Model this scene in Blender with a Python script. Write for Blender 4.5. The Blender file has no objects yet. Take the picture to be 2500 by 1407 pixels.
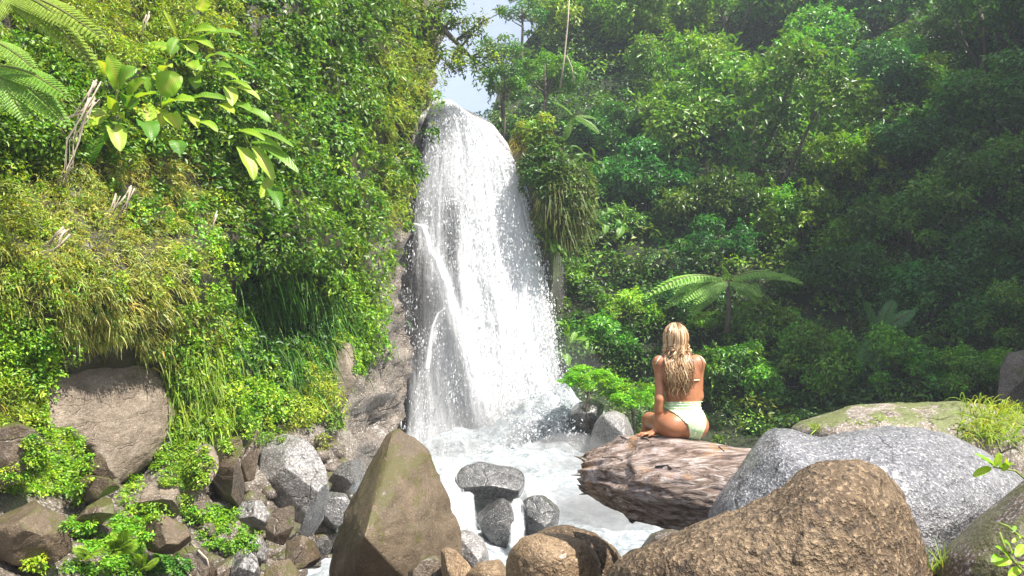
import bpy, math, random
import numpy as np
from mathutils import Vector, Matrix
from mathutils.bvhtree import BVHTree
random.seed(7)
RNG = np.random.default_rng(7)
SC = bpy.context.scene
COL = SC.collection
R = math.radians

# ------------------------------------------------------------------ camera
F = 1962.0                      # focal length in photo pixels (photo 2500 x 1407)
PITCH = math.atan((900 - 703.5) / F)
CAM = np.array([0.0, 0.0, 3.0])
cd = bpy.data.cameras.new('camera')
cd.sensor_width = 36.0
cd.lens = 36.0 * F / 2500.0
cd.clip_start = 0.05
cd.clip_end = 2000.0
cam = bpy.data.objects.new('camera', cd)
COL.objects.link(cam)
cam.location = CAM
cam.rotation_euler = (R(90) + PITCH, 0, 0)
SC.camera = cam

# ------------------------------------------------------------------ sky and sun
SUN_EL, SUN_AZ = R(56), R(127)     # azimuth clockwise from +Y (view direction): from the right, a little behind
w = bpy.data.worlds.new('World'); SC.world = w; w.use_nodes = True
nt = w.node_tree; nt.nodes.clear()
out = nt.nodes.new('ShaderNodeOutputWorld'); bg = nt.nodes.new('ShaderNodeBackground')
sky = nt.nodes.new('ShaderNodeTexSky'); sky.sky_type = 'NISHITA'; sky.sun_disc = False
sky.sun_elevation = SUN_EL; sky.sun_rotation = SUN_AZ
sky.air_density = 1.0; sky.dust_density = 1.5; sky.ozone_density = 1.0
tc = nt.nodes.new('ShaderNodeTexCoord')
cn = nt.nodes.new('ShaderNodeTexNoise'); cn.inputs['Scale'].default_value = 2.2; cn.inputs['Detail'].default_value = 7
cr = nt.nodes.new('ShaderNodeValToRGB')
cr.color_ramp.elements[0].position = 0.36; cr.color_ramp.elements[1].position = 0.62
mx = nt.nodes.new('ShaderNodeMix'); mx.data_type = 'RGBA'
mx.inputs[7].default_value = (4.3, 4.5, 5.1, 1)
nt.links.new(tc.outputs['Generated'], cn.inputs['Vector']); nt.links.new(cn.outputs['Fac'], cr.inputs['Fac'])
nt.links.new(cr.outputs['Color'], mx.inputs[0]); nt.links.new(sky.outputs[0], mx.inputs[6])
nt.links.new(mx.outputs[2], bg.inputs['Color']); bg.inputs['Strength'].default_value = 0.10
nt.links.new(bg.outputs[0], out.inputs[0])
sd = bpy.data.lights.new('sun', 'SUN'); sd.energy = 5.0; sd.angle = R(0.6); sd.color = (1.0, 0.95, 0.86)
sun = bpy.data.objects.new('sun', sd); COL.objects.link(sun)
SUN = Vector((math.sin(SUN_AZ) * math.cos(SUN_EL), math.cos(SUN_AZ) * math.cos(SUN_EL), math.sin(SUN_EL)))
sun.rotation_euler = (-SUN).to_track_quat('-Z', 'Y').to_euler()
sun.location = SUN * 60
VS = SC.view_settings
VS.view_transform = 'Standard'; VS.look = 'None'; VS.gamma = 1.0; VS.use_curve_mapping = False
VS.exposure = 1.33
SC.cycles.use_denoising = True; SC.cycles.use_adaptive_sampling = True; SC.cycles.adaptive_threshold = 0.02
SC.cycles.max_bounces = 6; SC.cycles.diffuse_bounces = 2; SC.cycles.glossy_bounces = 2
SC.cycles.transmission_bounces = 3; SC.cycles.transparent_max_bounces = 10; SC.cycles.volume_bounces = 0
SC.cycles.sample_clamp_indirect = 4.0

# ------------------------------------------------------------------ helpers
CT, ST = math.cos(PITCH), math.sin(PITCH)
def P(px, py, Y):
    """world point at depth Y (metres ahead) seen at photo pixel px,py"""
    px, py, Y = np.broadcast_arrays(np.asarray(px, float), np.asarray(py, float), np.asarray(Y, float))
    dx = (px - 1250.0) / F; dz = (703.5 - py) / F
    d = np.stack([dx, CT - ST * dz, ST + CT * dz], -1)
    return CAM + d * (Y / d[..., 1])[..., None]
def pxm(Y): return Y / F                     # metres per photo pixel at depth Y
def interp(x, xs, ys): return np.interp(x, xs, ys)
def sstep(a, b, x):
    t = np.clip((np.asarray(x, float) - a) / (b - a), 0, 1); return t * t * (3 - 2 * t)
def norm(v): return v / (np.linalg.norm(v, axis=-1, keepdims=True) + 1e-9)

def _h(ix, iy, iz, seed):
    h = (ix.astype(np.uint32) * np.uint32(374761393) + iy.astype(np.uint32) * np.uint32(668265263)
         + iz.astype(np.uint32) * np.uint32(2147483647) + np.uint32(seed * 144665 + 77))
    h = (h ^ (h >> np.uint32(13))) * np.uint32(1274126177)
    h = (h ^ (h >> np.uint32(15))) * np.uint32(2246822519)
    h = h ^ (h >> np.uint32(16))
    return (h & np.uint32(0xffffff)).astype(np.float64) / 0xffffff * 2 - 1
def vnoise(p, seed=0):
    p = np.asarray(p, float); i = np.floor(p).astype(np.int64); f = p - i; f = f * f * (3 - 2 * f)
    x, y, z = i[..., 0], i[..., 1], i[..., 2]; fx, fy, fz = f[..., 0], f[..., 1], f[..., 2]
    def c(a, b, d): return _h(x + a, y + b, z + d, seed)
    x00 = c(0,0,0)*(1-fx)+c(1,0,0)*fx; x10 = c(0,1,0)*(1-fx)+c(1,1,0)*fx
    x01 = c(0,0,1)*(1-fx)+c(1,0,1)*fx; x11 = c(0,1,1)*(1-fx)+c(1,1,1)*fx
    return (x00*(1-fy)+x10*fy)*(1-fz)+(x01*(1-fy)+x11*fy)*fz
def fbm(p, freq=1.0, octv=4, seed=0, gain=0.5, ridge=False):
    p = np.asarray(p, float); s = np.zeros(p.shape[:-1]); a = 1.0; tot = 0
    for o in range(octv):
        n = vnoise(p * freq + 17.3 * o, seed + o)
        if ridge: n = 1 - 2 * np.abs(n)
        s += a * n; tot += a; a *= gain; freq *= 2.03
    return s / tot

def make_mesh(name, V, Fc, mat=None, tint=None, smooth=False, extra=None, uv=None):
    V = np.ascontiguousarray(V, dtype=np.float32); me = bpy.data.meshes.new(name)
    if not isinstance(Fc, (list, tuple)): Fc = [Fc]
    Fc = [np.asarray(f, np.int32) for f in Fc if len(f)]
    nl = sum(f.size for f in Fc); npoly = sum(len(f) for f in Fc)
    me.vertices.add(len(V)); me.vertices.foreach_set('co', V.ravel())
    me.loops.add(nl); me.loops.foreach_set('vertex_index', np.concatenate([f.ravel() for f in Fc]))
    tot = np.concatenate([np.full(len(f), f.shape[1], np.int32) for f in Fc])
    st = np.concatenate([[0], np.cumsum(tot)[:-1]]).astype(np.int32)
    me.polygons.add(npoly); me.polygons.foreach_set('loop_start', st); me.polygons.foreach_set('loop_total', tot)
    if smooth: me.polygons.foreach_set('use_smooth', np.ones(npoly, bool))
    me.update(calc_edges=True); me.validate()
    if tint is not None:
        t = np.asarray(tint, np.float32)
        if t.shape[1] == 3: t = np.concatenate([t, np.ones((len(t), 1), np.float32)], 1)
        a = me.attributes.new('tint', 'FLOAT_COLOR', 'POINT'); a.data.foreach_set('color', np.ascontiguousarray(t).ravel())
    for k, v in (extra or {}).items():
        a = me.attributes.new(k, 'FLOAT', 'POINT'); a.data.foreach_set('value', np.asarray(v, np.float32))
    if mat: me.materials.append(mat)
    return me
def add(name, me, parent=None, loc=None, label=None, cat=None, group=None, kind=None, shift=True):
    """link a mesh object; loc = its origin (world) and the mesh is shifted so that it stays in place"""
    o = bpy.data.objects.new(name, me); COL.objects.link(o)
    if loc is not None:
        if me is not None and shift: me.transform(Matrix.Translation(-Vector(loc)))
        o.location = loc
    if parent is not None:
        o.parent = parent
        if loc is None: o.location = (0, 0, 0)
        else: o.location = Vector(loc) - parent.location
    return tag(o, label, cat, group, kind)
def tag(o, label=None, cat=None, group=None, kind=None):
    if label: o['label'] = label
    if cat: o['category'] = cat
    if group: o['group'] = group
    if kind: o['kind'] = kind
    return o
def part(name, me, root, **k):
    """mesh given in world coordinates becomes a part of root"""
    me.transform(Matrix.Translation(-root.location)); o = bpy.data.objects.new(name, me); COL.objects.link(o); o.parent = root
    return tag(o, **k)
def empty(name, loc, label=None, cat=None, group=None, kind=None):
    o = bpy.data.objects.new(name, None); COL.objects.link(o); o.location = loc; o.empty_display_size = .1
    return tag(o, label, cat, group, kind)

class Geo:                                    # collects pieces of one mesh
    def __init__(s): s.V = []; s.Q = []; s.T = []; s.C = []; s.n = 0
    def put(s, V, Q=None, T=None, C=None):
        V = np.asarray(V, float).reshape(-1, 3)
        if Q is not None and len(Q): s.Q.append(np.asarray(Q) + s.n)
        if T is not None and len(T): s.T.append(np.asarray(T) + s.n)
        s.V.append(V); s.n += len(V)
        if C is not None: s.C.append(np.broadcast_to(np.asarray(C, float), (len(V), 3)))
    def mesh(s, name, mat, smooth=False):
        f = []
        if s.Q: f.append(np.concatenate(s.Q))
        if s.T: f.append(np.concatenate(s.T))
        return make_mesh(name, np.concatenate(s.V), f, mat, np.concatenate(s.C) if s.C else None, smooth)
def tube(g, pts, rad, sides=6, C=None, cap=True):
    pts = np.asarray(pts, float); n = len(pts); rad = np.broadcast_to(np.asarray(rad, float), (n,))
    t = np.gradient(pts, axis=0); t = norm(t)
    up = np.array([0.13, 0.21, 1.0]); a = norm(np.cross(t, up)); bad = np.linalg.norm(np.cross(t, up), axis=1) < .05
    if bad.any(): a[bad] = norm(np.cross(t[bad], np.array([1.0, 0.1, 0])))
    b = np.cross(t, a); th = np.linspace(0, 2 * np.pi, sides, endpoint=False)
    ring = (a[:, None] * np.cos(th)[None, :, None] + b[:, None] * np.sin(th)[None, :, None]) * rad[:, None, None] + pts[:, None]
    V = ring.reshape(-1, 3); i = np.arange(n - 1)[:, None] * sides; j = np.arange(sides)[None]; k = (j + 1) % sides
    Q = np.stack([i + j, i + k, i + sides + k, i + sides + j], -1).reshape(-1, 4); T = None
    if cap:
        V = np.concatenate([V, pts[:1], pts[-1:]]); jj = np.arange(sides); kk = (jj + 1) % sides
        T = np.concatenate([np.stack([kk, jj, np.full(sides, n * sides)], -1),
                            np.stack([(n - 1) * sides + jj, (n - 1) * sides + kk, np.full(sides, n * sides + 1)], -1)])
    g.put(V, Q, T, C)
def gridQ(nr, nc):
    i = np.arange(nr - 1)[:, None] * nc; j = np.arange(nc - 1)[None]
    return np.stack([i + j, i + nc + j, i + nc + j + 1, i + j + 1], -1).reshape(-1, 4)

# ------------------------------------------------------------------ materials
class NT:
    def __init__(s, name):
        s.m = bpy.data.materials.new(name); s.m.use_nodes = True; s.t = s.m.node_tree; s.t.nodes.clear()
        s.out = s.t.nodes.new('ShaderNodeOutputMaterial')
    def n(s, kind, **k):
        nd = s.t.nodes.new('ShaderNode' + kind)
        for a, v in k.items():
            if a.startswith('_'): setattr(nd, a[1:], v)
            else: s.i(nd, a.replace('__', ' '), v)
        return nd
    def i(s, nd, key, v):
        key = int(key[1:]) if key[0] == 'i' and key[1:].isdigit() else key
        sock = nd.inputs[key]
        if hasattr(v, 'is_output') or isinstance(v, bpy.types.NodeSocket): s.t.links.new(v, sock)
        else: sock.default_value = v
    def ramp(s, fac, stops):
        r = s.n('ValToRGB', Fac=fac); e = r.color_ramp.elements
        while len(e) < len(stops): e.new(0.5)
        for k, (p, c) in enumerate(stops):
            e[k].position = p; e[k].color = (c[0], c[1], c[2], 1) if hasattr(c, '__len__') else (c, c, c, 1)
        return r.outputs[0]
    def mix(s, fac, a, b, mode='MIX'):
        m = s.n('Mix', _data_type='RGBA', _blend_type=mode)
        s.i(m, 'i0', fac); s.i(m, 'i6', a if not isinstance(a, tuple) else (*a, 1)); s.i(m, 'i7', b if not isinstance(b, tuple) else (*b, 1))
        return m.outputs[2]
    def math(s, op, a, b=0.5, c=None):
        m = s.n('Math', _operation=op); s.i(m, 'i0', a); s.i(m, 'i1', b)
        if c is not None: s.i(m, 'i2', c)
        return m.outputs[0]
    def noise(s, vec, scale, detail=4, rough=.55, dist=0.0):
        return s.n('TexNoise', Vector=vec, Scale=scale, Detail=detail, Roughness=rough, Distortion=dist).outputs['Fac']
    def mapv(s, vec, scale=(1, 1, 1), rot=(0, 0, 0)):
        return s.n('Mapping', Vector=vec, Scale=scale, Rotation=rot).outputs[0]
    def bump(s, h, strength=.5, dist=.05, normal=None):
        b = s.n('Bump', Height=h, Strength=strength, Distance=dist)
        if normal is not None: s.i(b, 'Normal', normal)
        return b.outputs[0]
    def done(s, sh): s.t.links.new(sh, s.out.inputs[0]); return s.m

def leaf_mat(name, trans=.35, rough=.42, spec=.5, objcol=False):
    t = NT(name); a = t.n('Attribute', _attribute_name='tint').outputs['Color']
    if objcol:
        oi = t.n('ObjectInfo').outputs['Color']; a = t.mix(1.0, a, oi, 'MULTIPLY')
    p = t.n('BsdfPrincipled', Base__Color=a, Roughness=rough, Specular__IOR__Level=spec)
    tr = t.n('BsdfTranslucent', Color=t.mix(1.0, a, (1.15, 1.25, .45), 'MULTIPLY'))
    m = t.n('MixShader', i0=trans, i1=p.outputs[0], i2=tr.outputs[0])
    return t.done(m.outputs[0])
LEAF = leaf_mat('leaf'); LEAFO = leaf_mat('crown_leaf', objcol=True, rough=.36); BLADE = leaf_mat('grass_blade', trans=.4, rough=.5, spec=.3)

def rock_mat(name, cols, scale=1.0, speck=0.5, rough=.6, bump=.6, wet=0.0, moss=None, stretch=(1, 1, 1), rot=(0, 0, 0), fine=60, cracks=.5, speckcol=(.75, .73, .72), soil=False):
    t = NT(name); tc = t.n('TexCoord').outputs['Object']; v = t.mapv(tc, tuple(scale * s for s in stretch), rot)
    n1 = t.noise(v, 1.6, 6, .62, .4); n2 = t.noise(v, 9, 6, .65); n3 = t.noise(v, fine, 3, .6)
    big = t.math('ADD', t.math('MULTIPLY', n1, .65), t.math('MULTIPLY', n2, .35))
    c = t.ramp(big, [(.30, cols[0]), (.5, cols[1]), (.68, cols[2])])
    sp = t.ramp(n3, [(.52, 0.0), (.66, 1.0)])
    c = t.mix(t.math('MULTIPLY', sp, speck), c, speckcol)
    dk = t.ramp(t.noise(v, fine * .55, 3, .6), [(.36, 1.0), (.48, 0.0)])
    c = t.mix(t.math('MULTIPLY', dk, speck * .9), c, tuple(x * .25 for x in cols[0]))
    vor = t.n('TexVoronoi', _feature='DISTANCE_TO_EDGE', Vector=t.n('Mix', _data_type='VECTOR', i0=.25, i4=v, i5=t.n('TexNoise', Vector=v, Scale=3.0).outputs['Color']).outputs[1], Scale=2.3).outputs[0]
    ck = t.ramp(vor, [(0.0, 0.0), (.035, 1.0)])
    ckn = t.ramp(n1, [(.47, 0.0), (.53, 1.0)])
    ck = t.math('MAXIMUM', ck, ckn)
    if moss:
        mcol, amt = moss
        nz = t.n('SeparateXYZ', i0=t.n('NewGeometry').outputs['Normal'])
        f = t.math('ADD', t.math('MULTIPLY', t.noise(v, 2.6, 6, .7), 1.6), t.math('MULTIPLY', nz.outputs[2], .25))
        f = t.ramp(f, [(1.05 - amt * .5, 0.0), (1.22 - amt * .5, .85)])
        c = t.mix(f, c, t.mix(n3, mcol, tuple(x * 1.9 for x in mcol)))
    if soil:
        bare_a = t.n('Attribute', _attribute_name='bare').outputs['Fac']
        c = t.mix(bare_a, t.ramp(n2, [(.3, (.018, .016, .008)), (.7, (.055, .045, .022))]), c)
    h = t.math('ADD', t.math('MULTIPLY', n2, .6), t.math('MULTIPLY', n3, .35))
    h = t.math('ADD', h, t.math('MULTIPLY', ck, cracks))
    nb = t.bump(h, bump, .035 / max(scale, .3))
    rg = t.ramp(n2, [(.3, max(.05, rough - .18)), (.7, min(1, rough + .15))])
    p = t.n('BsdfPrincipled', Base__Color=c, Roughness=rg, Normal=nb, Specular__IOR__Level=.5)
    if wet:
        t.i(p, 'Coat Weight', wet); t.i(p, 'Coat Roughness', .22)
    return t.done(p.outputs[0])
M = {}
M['slab'] = rock_mat('slab_rock', [(.075, .052, .034), (.165, .125, .09), (.29, .235, .18)], 1.1, .4, .55, .9, 0, None, (1, 1, 2.6), (0, R(-20), 0), 46, .3, (.6, .54, .46))
M['cliff'] = rock_mat('cliff_rock', [(.05, .037, .027), (.11, .085, .063), (.21, .175, .14)], .7, .45, .5, .9, .25, ((.035, .06, .012), .10), (1, 1, 1.4), (0, 0, 0), 40, .6, soil=True)
M['wet'] = rock_mat('wet_dark_rock', [(.04, .038, .038), (.085, .08, .077), (.16, .15, .145)], 1.4, .35, .3, .7, .6, None, fine=40)
M['pointed'] = rock_mat('pointed_rock', [(.05, .034, .018), (.10, .07, .041), (.165, .12, .075)], 1.3, .35, .66, 1.1, .08, ((.05, .044, .010), .16), (1, 1, 1), (0, 0, 0), 60, .12, speckcol=(.34, .27, .19))
M['wetdark'] = rock_mat('wet_black_rock', [(.022, .021, .021), (.05, .047, .045), (.10, .094, .09)], 1.4, .3, .3, .8, .6, None, fine=40)
M['greyrough'] = rock_mat('grey_rough_rock', [(.10, .09, .083), (.18, .168, .16), (.27, .255, .25)], 1.2, .5, .42, 1.0, .3, None, fine=34)
M['granite'] = rock_mat('grey_granite', [(.10, .10, .11), (.17, .17, .185), (.26, .25, .265)], 1.0, .6, .42, 1.6, .2, None, fine=70, cracks=.15)
M['brown'] = rock_mat('brown_pitted_rock', [(.05, .028, .013), (.11, .07, .036), (.22, .155, .09)], 1.2, .75, .7, 2.2, 0, ((.07, .065, .018), .02), fine=36, cracks=.1, speckcol=(.38, .27, .165))
M['tan'] = rock_mat('tan_rock', [(.10, .06, .03), (.20, .13, .07), (.31, .215, .125)], 1.6, .6, .6, 1.6, .1, None, fine=40, cracks=.2, speckcol=(.5, .38, .25))
M['brownwet'] = rock_mat('brown_wet_rock', [(.038, .025, .016), (.085, .06, .04), (.16, .12, .08)], 1.6, .35, .42, .8, .35, ((.05, .055, .012), .25), fine=44, speckcol=(.36, .29, .21))
M['mossy'] = rock_mat('mossy_pale_rock', [(.08, .058, .038), (.19, .15, .115), (.31, .26, .21)], 1.3, .5, .6, 1.1, 0, ((.07, .085, .016), .19), fine=46)
M['darkbrown'] = rock_mat('dark_brown_rock', [(.04, .028, .02), (.085, .06, .042), (.15, .11, .08)], 1.3, .4, .6, 1.2, .1, ((.05, .05, .014), .2), fine=44)

t = NT('soil'); v = t.n('TexCoord').outputs['Object']
c = t.ramp(t.noise(v, .8, 8, .7), [(.3, (.016, .026, .008)), (.5, (.03, .038, .013)), (.7, (.045, .065, .014))])
p = t.n('BsdfPrincipled', Base__Color=c, Roughness=.9, Normal=t.bump(t.noise(v, 6, 8, .7), 1.0, .2)); M['soil'] = t.done(p.outputs[0])

t = NT('riverbed'); v = t.n('TexCoord').outputs['Object']
vo = t.n('TexVoronoi', Vector=v, Scale=3.2); c = t.ramp(t.noise(v, 2.0, 8, .7), [(.3, (.035, .03, .022)), (.5, (.09, .075, .055)), (.7, (.16, .14, .11))])
hh = t.math('ADD', t.math('MULTIPLY', vo.outputs['Distance'], -1.0), t.math('MULTIPLY', t.noise(v, 12, 6, .7), .5))
p = t.n('BsdfPrincipled', Base__Color=c, Roughness=.6, Normal=t.bump(hh, 1.0, .12)); M['bed'] = t.done(p.outputs[0])

t = NT('bark'); v = t.mapv(t.n('TexCoord').outputs['Object'], (6, 6, 1.2))
c = t.ramp(t.noise(v, 3, 6, .7), [(.3, (.05, .04, .028)), (.7, (.17, .14, .105))])
p = t.n('BsdfPrincipled', Base__Color=c, Roughness=.85, Normal=t.bump(t.noise(v, 4, 6, .7), .8, .05)); M['bark'] = t.done(p.outputs[0])
t = NT('pale_root'); v = t.mapv(t.n('TexCoord').outputs['Object'], (8, 8, 8))
c = t.ramp(t.noise(v, 3, 6, .7), [(.3, (.22, .17, .12)), (.7, (.55, .47, .38))])
p = t.n('BsdfPrincipled', Base__Color=c, Roughness=.8); M['root'] = t.done(p.outputs[0])
# ================================================================== THE SETTING
def ground_z(x, y):
    return 0.05 + 1.15 * sstep(12.5, 5.0, y) + 0.06 * fbm(np.stack([x, y, x * 0], -1), .9, 4, 3)
gx = np.concatenate([np.linspace(-260, -14, 14), np.linspace(-12, 16, 90), np.linspace(20, 260, 12)])
gy = np.concatenate([np.linspace(-120, -6, 8), np.linspace(-4, 30, 100), np.linspace(36, 400, 14)])
GX, GY = np.meshgrid(gx, gy); GZ = ground_z(GX, GY)
add('ground', make_mesh('ground', np.stack([GX, GY, GZ], -1).reshape(-1, 3), gridQ(len(gy), len(gx))[:, ::-1], M['bed'], smooth=True), kind='structure')

# ---- the overgrown left cliff: depth follows the receding gorge wall
def gauss(px, py, cx, cy, rx, ry): return np.exp(-((px - cx) / rx) ** 2 - ((py - cy) / ry) ** 2)
def cliff_depth(px, py):
    Y = interp(px, [-900, -500, 0, 250, 500, 700, 850, 950, 1100], [5.2, 6.5, 8.2, 9.6, 11.3, 13.6, 16.6, 19.6, 22.5])
    r = interp(py, [-300, 0, 300, 600, 900, 1050, 1200, 1450], [2.2, 1.2, .5, 0, .05, -.25, -1.1, -2.6])
    Y = Y + r * Y / 10.0
    Y = Y - .75 * gauss(px, py, 300, 690, 280, 130) + .35 * gauss(px, py, 270, 1000, 200, 160) + 1.0 * gauss(px, py, 285, 1150, 90, 60)
    Y = Y + 2.6 * gauss(px, py, 660, 770, 105, 115) - .7 * gauss(px, py, 690, 590, 130, 70) - .3 * gauss(px, py, 500, 930, 60, 230)
    Y = Y + .5 * gauss(px, py, 60, 420, 110, 80) + .5 * gauss(px, py, 560, 400, 90, 60)
    return Y
def cliff_pt(px, py):
    p = P(px, py, cliff_depth(px, py))
    n = fbm(p, .5, 3, 11) * .75 + fbm(p, 1.7, 3, 12) * .30
    return P(px, py, cliff_depth(px, py) * (1 + n * .06))
S_PY = [-300, 0, 100, 200, 245, 300, 400, 500, 560, 620, 700, 800, 900, 1000, 1050, 1200, 1450]
S_PX = [1110, 1075, 1068, 1055, 1040, 1012, 992, 978, 985, 975, 965, 972, 982, 978, 960, 955, 950]
V_PY = [-300, 0, 240, 400, 560, 600, 650, 700, 760, 800, 870, 920, 1000, 1060, 1120, 1300]
V_PX = [1110, 1075, 1045, 995, 972, 925, 890, 888, 910, 905, 890, 850, 800, 700, 560, 560]
rows = np.linspace(-300, 1450, 190); us = np.linspace(0, 1, 200)
S = interp(rows, S_PY, S_PX) + 14 * fbm(np.stack([rows * .02, rows * 0, rows * 0], -1), 1, 3, 5)
PX = -900 + (S[:, None] + 900) * us[None]; PY = np.repeat(rows[:, None], len(us), 1)
V = cliff_pt(PX, PY)
# rocky bumps where bare
bare = sstep(-30, 30, PX - interp(PY, V_PY, V_PX))
nrm_c = np.array([.75, -.6, .2])
V = V + (fbm(V, 1.1, 6, 31, .6, True) * .5 * bare)[..., None] * nrm_c
back = []
for dpx, dY in ((-8, .8), (-30, 2.4), (-110, 6.0)):
    back.append(P(S + dpx, rows, cliff_depth(S, rows) + dY)[:, None])
V = np.concatenate([V] + back, 1)
bare = np.maximum(bare, .8 * sstep(1040, 1090, PY)); bare = np.concatenate([bare, bare[:, -1:], bare[:, -1:], bare[:, -1:]], 1)
CL_ME = make_mesh('cliff', V.reshape(-1, 3), gridQ(V.shape[0], V.shape[1])[:, ::-1], M['cliff'], smooth=True, extra={'bare': bare.ravel()})
add('cliff', CL_ME, kind='structure')
CLIFF_BVH = BVHTree.FromPolygons([tuple(x) for x in V.reshape(-1, 3)], gridQ(V.shape[0], V.shape[1]).tolist())

# ---- the rock wall behind the falling water
T_PX = [820, 1000, 1040, 1060, 1110, 1170, 1205, 1240, 1262, 1400]; T_PY = [190, 225, 240, 250, 256, 282, 305, 350, 400, 640]
cols = np.linspace(820, 1400, 120); vs = np.linspace(0, 1, 150)
Tp = interp(cols, T_PX, T_PY)
PX = np.repeat(cols[None], len(vs), 0); PY = Tp[None] + (1290 - Tp[None]) * vs[:, None]
def wall_depth(px, py): return interp(py, [200, 300, 500, 800, 1100, 1300], [25.4, 25.1, 24.9, 24.5, 24.0, 23.6])
V = P(PX, PY, wall_depth(PX, PY)); 
V[..., 1] += 3.0 * sstep(1335, 1400, PX); V[..., 1] += -.55 * fbm(V * np.array([1, 1, .6]), .55, 5, 41, .55, True) * sstep(0, .06, vs)[:, None]
backs = []
for k, dy in enumerate((9.0, 4.0, 1.2)):
    b = V[0] + np.array([0, dy, -.05 * dy]); backs.append(b[None])
V = np.concatenate(backs + [V], 0)
add('rock_wall', make_mesh('rock_wall', V.reshape(-1, 3), gridQ(V.shape[0], V.shape[1])[:, ::-1], M['wet'], smooth=True), kind='structure')

# ---- the wooded hillside on the right
def hill_depth(px, py):
    Y = interp(py, [-500, -300, -100, 0, 100, 300, 500, 700, 900, 1050, 1200], [74, 58, 50, 46.5, 43, 37, 32, 28, 24.5, 21.5, 18])
    return Y * interp(px, [1000, 1400, 1900, 2500, 3000, 3600], [1.06, 1.02, 1.0, .90, .72, .5])
def hill_pt(px, py):
    Y = hill_depth(px, py); p = P(px, py, Y)
    return P(px, py, Y * (1 + .085 * fbm(p, .16, 3, 21) + .035 * fbm(p, .6, 3, 22)))
H_PY = [-500, -300, 0, 60, 120, 200, 280, 330, 400, 600, 1200]; H_PX = [1500, 1440, 1395, 1320, 1268, 1222, 1200, 1205, 1215, 1255, 1330]
rows = np.linspace(-500, 1200, 110); us = np.linspace(0, 1, 120) 
S = interp(rows, H_PY, H_PX); PX = S[:, None] + (3600 - S[:, None]) * us[None]; PY = np.repeat(rows[:, None], len(us), 1)
V = hill_pt(PX, PY)
bk = [P(S + 4, rows, hill_depth(S, rows) + 3)[:, None], P(S + 60, rows, hill_depth(S, rows) + 14)[:, None]]
V = np.concatenate(bk[::-1] + [V], 1)
add('hillside', make_mesh('hillside', V.reshape(-1, 3), gridQ(V.shape[0], V.shape[1])[:, ::-1], M['soil'], smooth=True), kind='structure')

# ---- unseen gorge wall past the right edge, shaped to shade the lower hillside
ry_ = np.linspace(7, 80, 60); rt = np.linspace(0, 1, 40); RY, RT = np.meshgrid(ry_, rt, indexing='ij')
RX = .70 * RY + 3.5 + 34 * RT ** 1.5; RZ = 31 * sstep(0, .36, RT) * sstep(9, 16, RY) + 8 * RT
RP = np.stack([RX, RY, RZ], -1); RZ = RZ + (6.0 * fbm(RP * np.array([1, 1, .3]), .18, 4, 91)) * sstep(0, .1, RT) * sstep(9, 16, RY)
RP = np.stack([RX, RY, RZ], -1)
add('ridge', make_mesh('ridge', RP.reshape(-1, 3), gridQ(60, 40)[:, ::-1], M['soil'], smooth=True), kind='structure')

# ================================================================== FOLIAGE MAKERS
def leaves(g, pos, tip, nrm, L, W, tint, fold=.22, droop=.12):
    side = norm(np.cross(tip, nrm)); n2 = np.cross(side, tip); L = np.asarray(L)[:, None]; W = np.asarray(W)[:, None]
    m = pos + tip * L * .45
    V = np.stack([pos, m + side * W * .5 + n2 * W * fold, pos + tip * L - n2 * L * droop, m - side * W * .5 + n2 * W * fold], 1)
    b = np.arange(len(pos))[:, None] * 4
    T = np.concatenate([b + [0, 1, 2], b + [0, 2, 3]])
    g.put(V.reshape(-1, 3), None, T, np.repeat(tint, 4, 0))
def blades(g, pos, d0, L, W, tint, grav=.6, seg=3):
    n = len(pos); L = np.asarray(L)[:, None]; W = np.asarray(W)[:, None]; side = norm(np.cross(d0, RNG.normal(size=(n, 3))))
    Vs = []
    for k in range(seg + 1):
        t = k / seg; c = pos + d0 * L * t + np.array([0, 0, -1.0]) * L * grav * t * t
        wk = W * .5 * (1 - .88 * t ** 1.5); Vs += [c - side * wk, c + side * wk]
    V = np.stack(Vs, 1); b = np.arange(n)[:, None] * (2 * (seg + 1))
    Q = np.concatenate([b + [2 * k, 2 * k + 1, 2 * k + 3, 2 * k + 2] for k in range(seg)])
    g.put(V.reshape(-1, 3), Q, None, np.repeat(tint, 2 * (seg + 1), 0))
def vary(col, n, amt=.28, hue=.16):
    c = np.repeat(np.asarray(col, float)[None], n, 0) if np.ndim(col) == 1 else np.asarray(col, float).copy()
    v = np.exp(RNG.normal(0, amt, (len(c), 1))); h = RNG.normal(0, hue, len(c))
    c = c * v; c[:, 0] *= np.exp(h); c[:, 2] *= np.exp(-h * .6)
    return np.clip(c, .002, .6)
def rdir(n): return norm(RNG.normal(size=(n, 3)))
def clump_leaves(g, C, out, rad, n, Lm, col, wr=.45, shell=(.72, 1.06), flat=.8, up=.45):
    """n leaves on the outer side of each clump ball; C,out (K,3), rad,Lm (K,), col (K,3)"""
    idx = np.repeat(np.arange(len(C)), n); m = len(idx)
    d = norm(rdir(m) + .75 * out[idx]); r = rad[idx] * RNG.uniform(shell[0], shell[1], m)
    pos = C[idx] + d * r[:, None] * np.array([1, 1, flat])
    nr = norm(d * .6 + np.array([0, 0, up]) + RNG.normal(0, .42, (m, 3)))
    tip = norm(np.cross(nr, RNG.normal(size=(m, 3))) + d * .35 + np.array([0, 0, -.25]))
    L = Lm[idx] * RNG.uniform(.65, 1.25, m)
    leaves(g, pos, tip, nr, L, L * wr * RNG.uniform(.8, 1.2, m), vary(col[idx], m))

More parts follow.
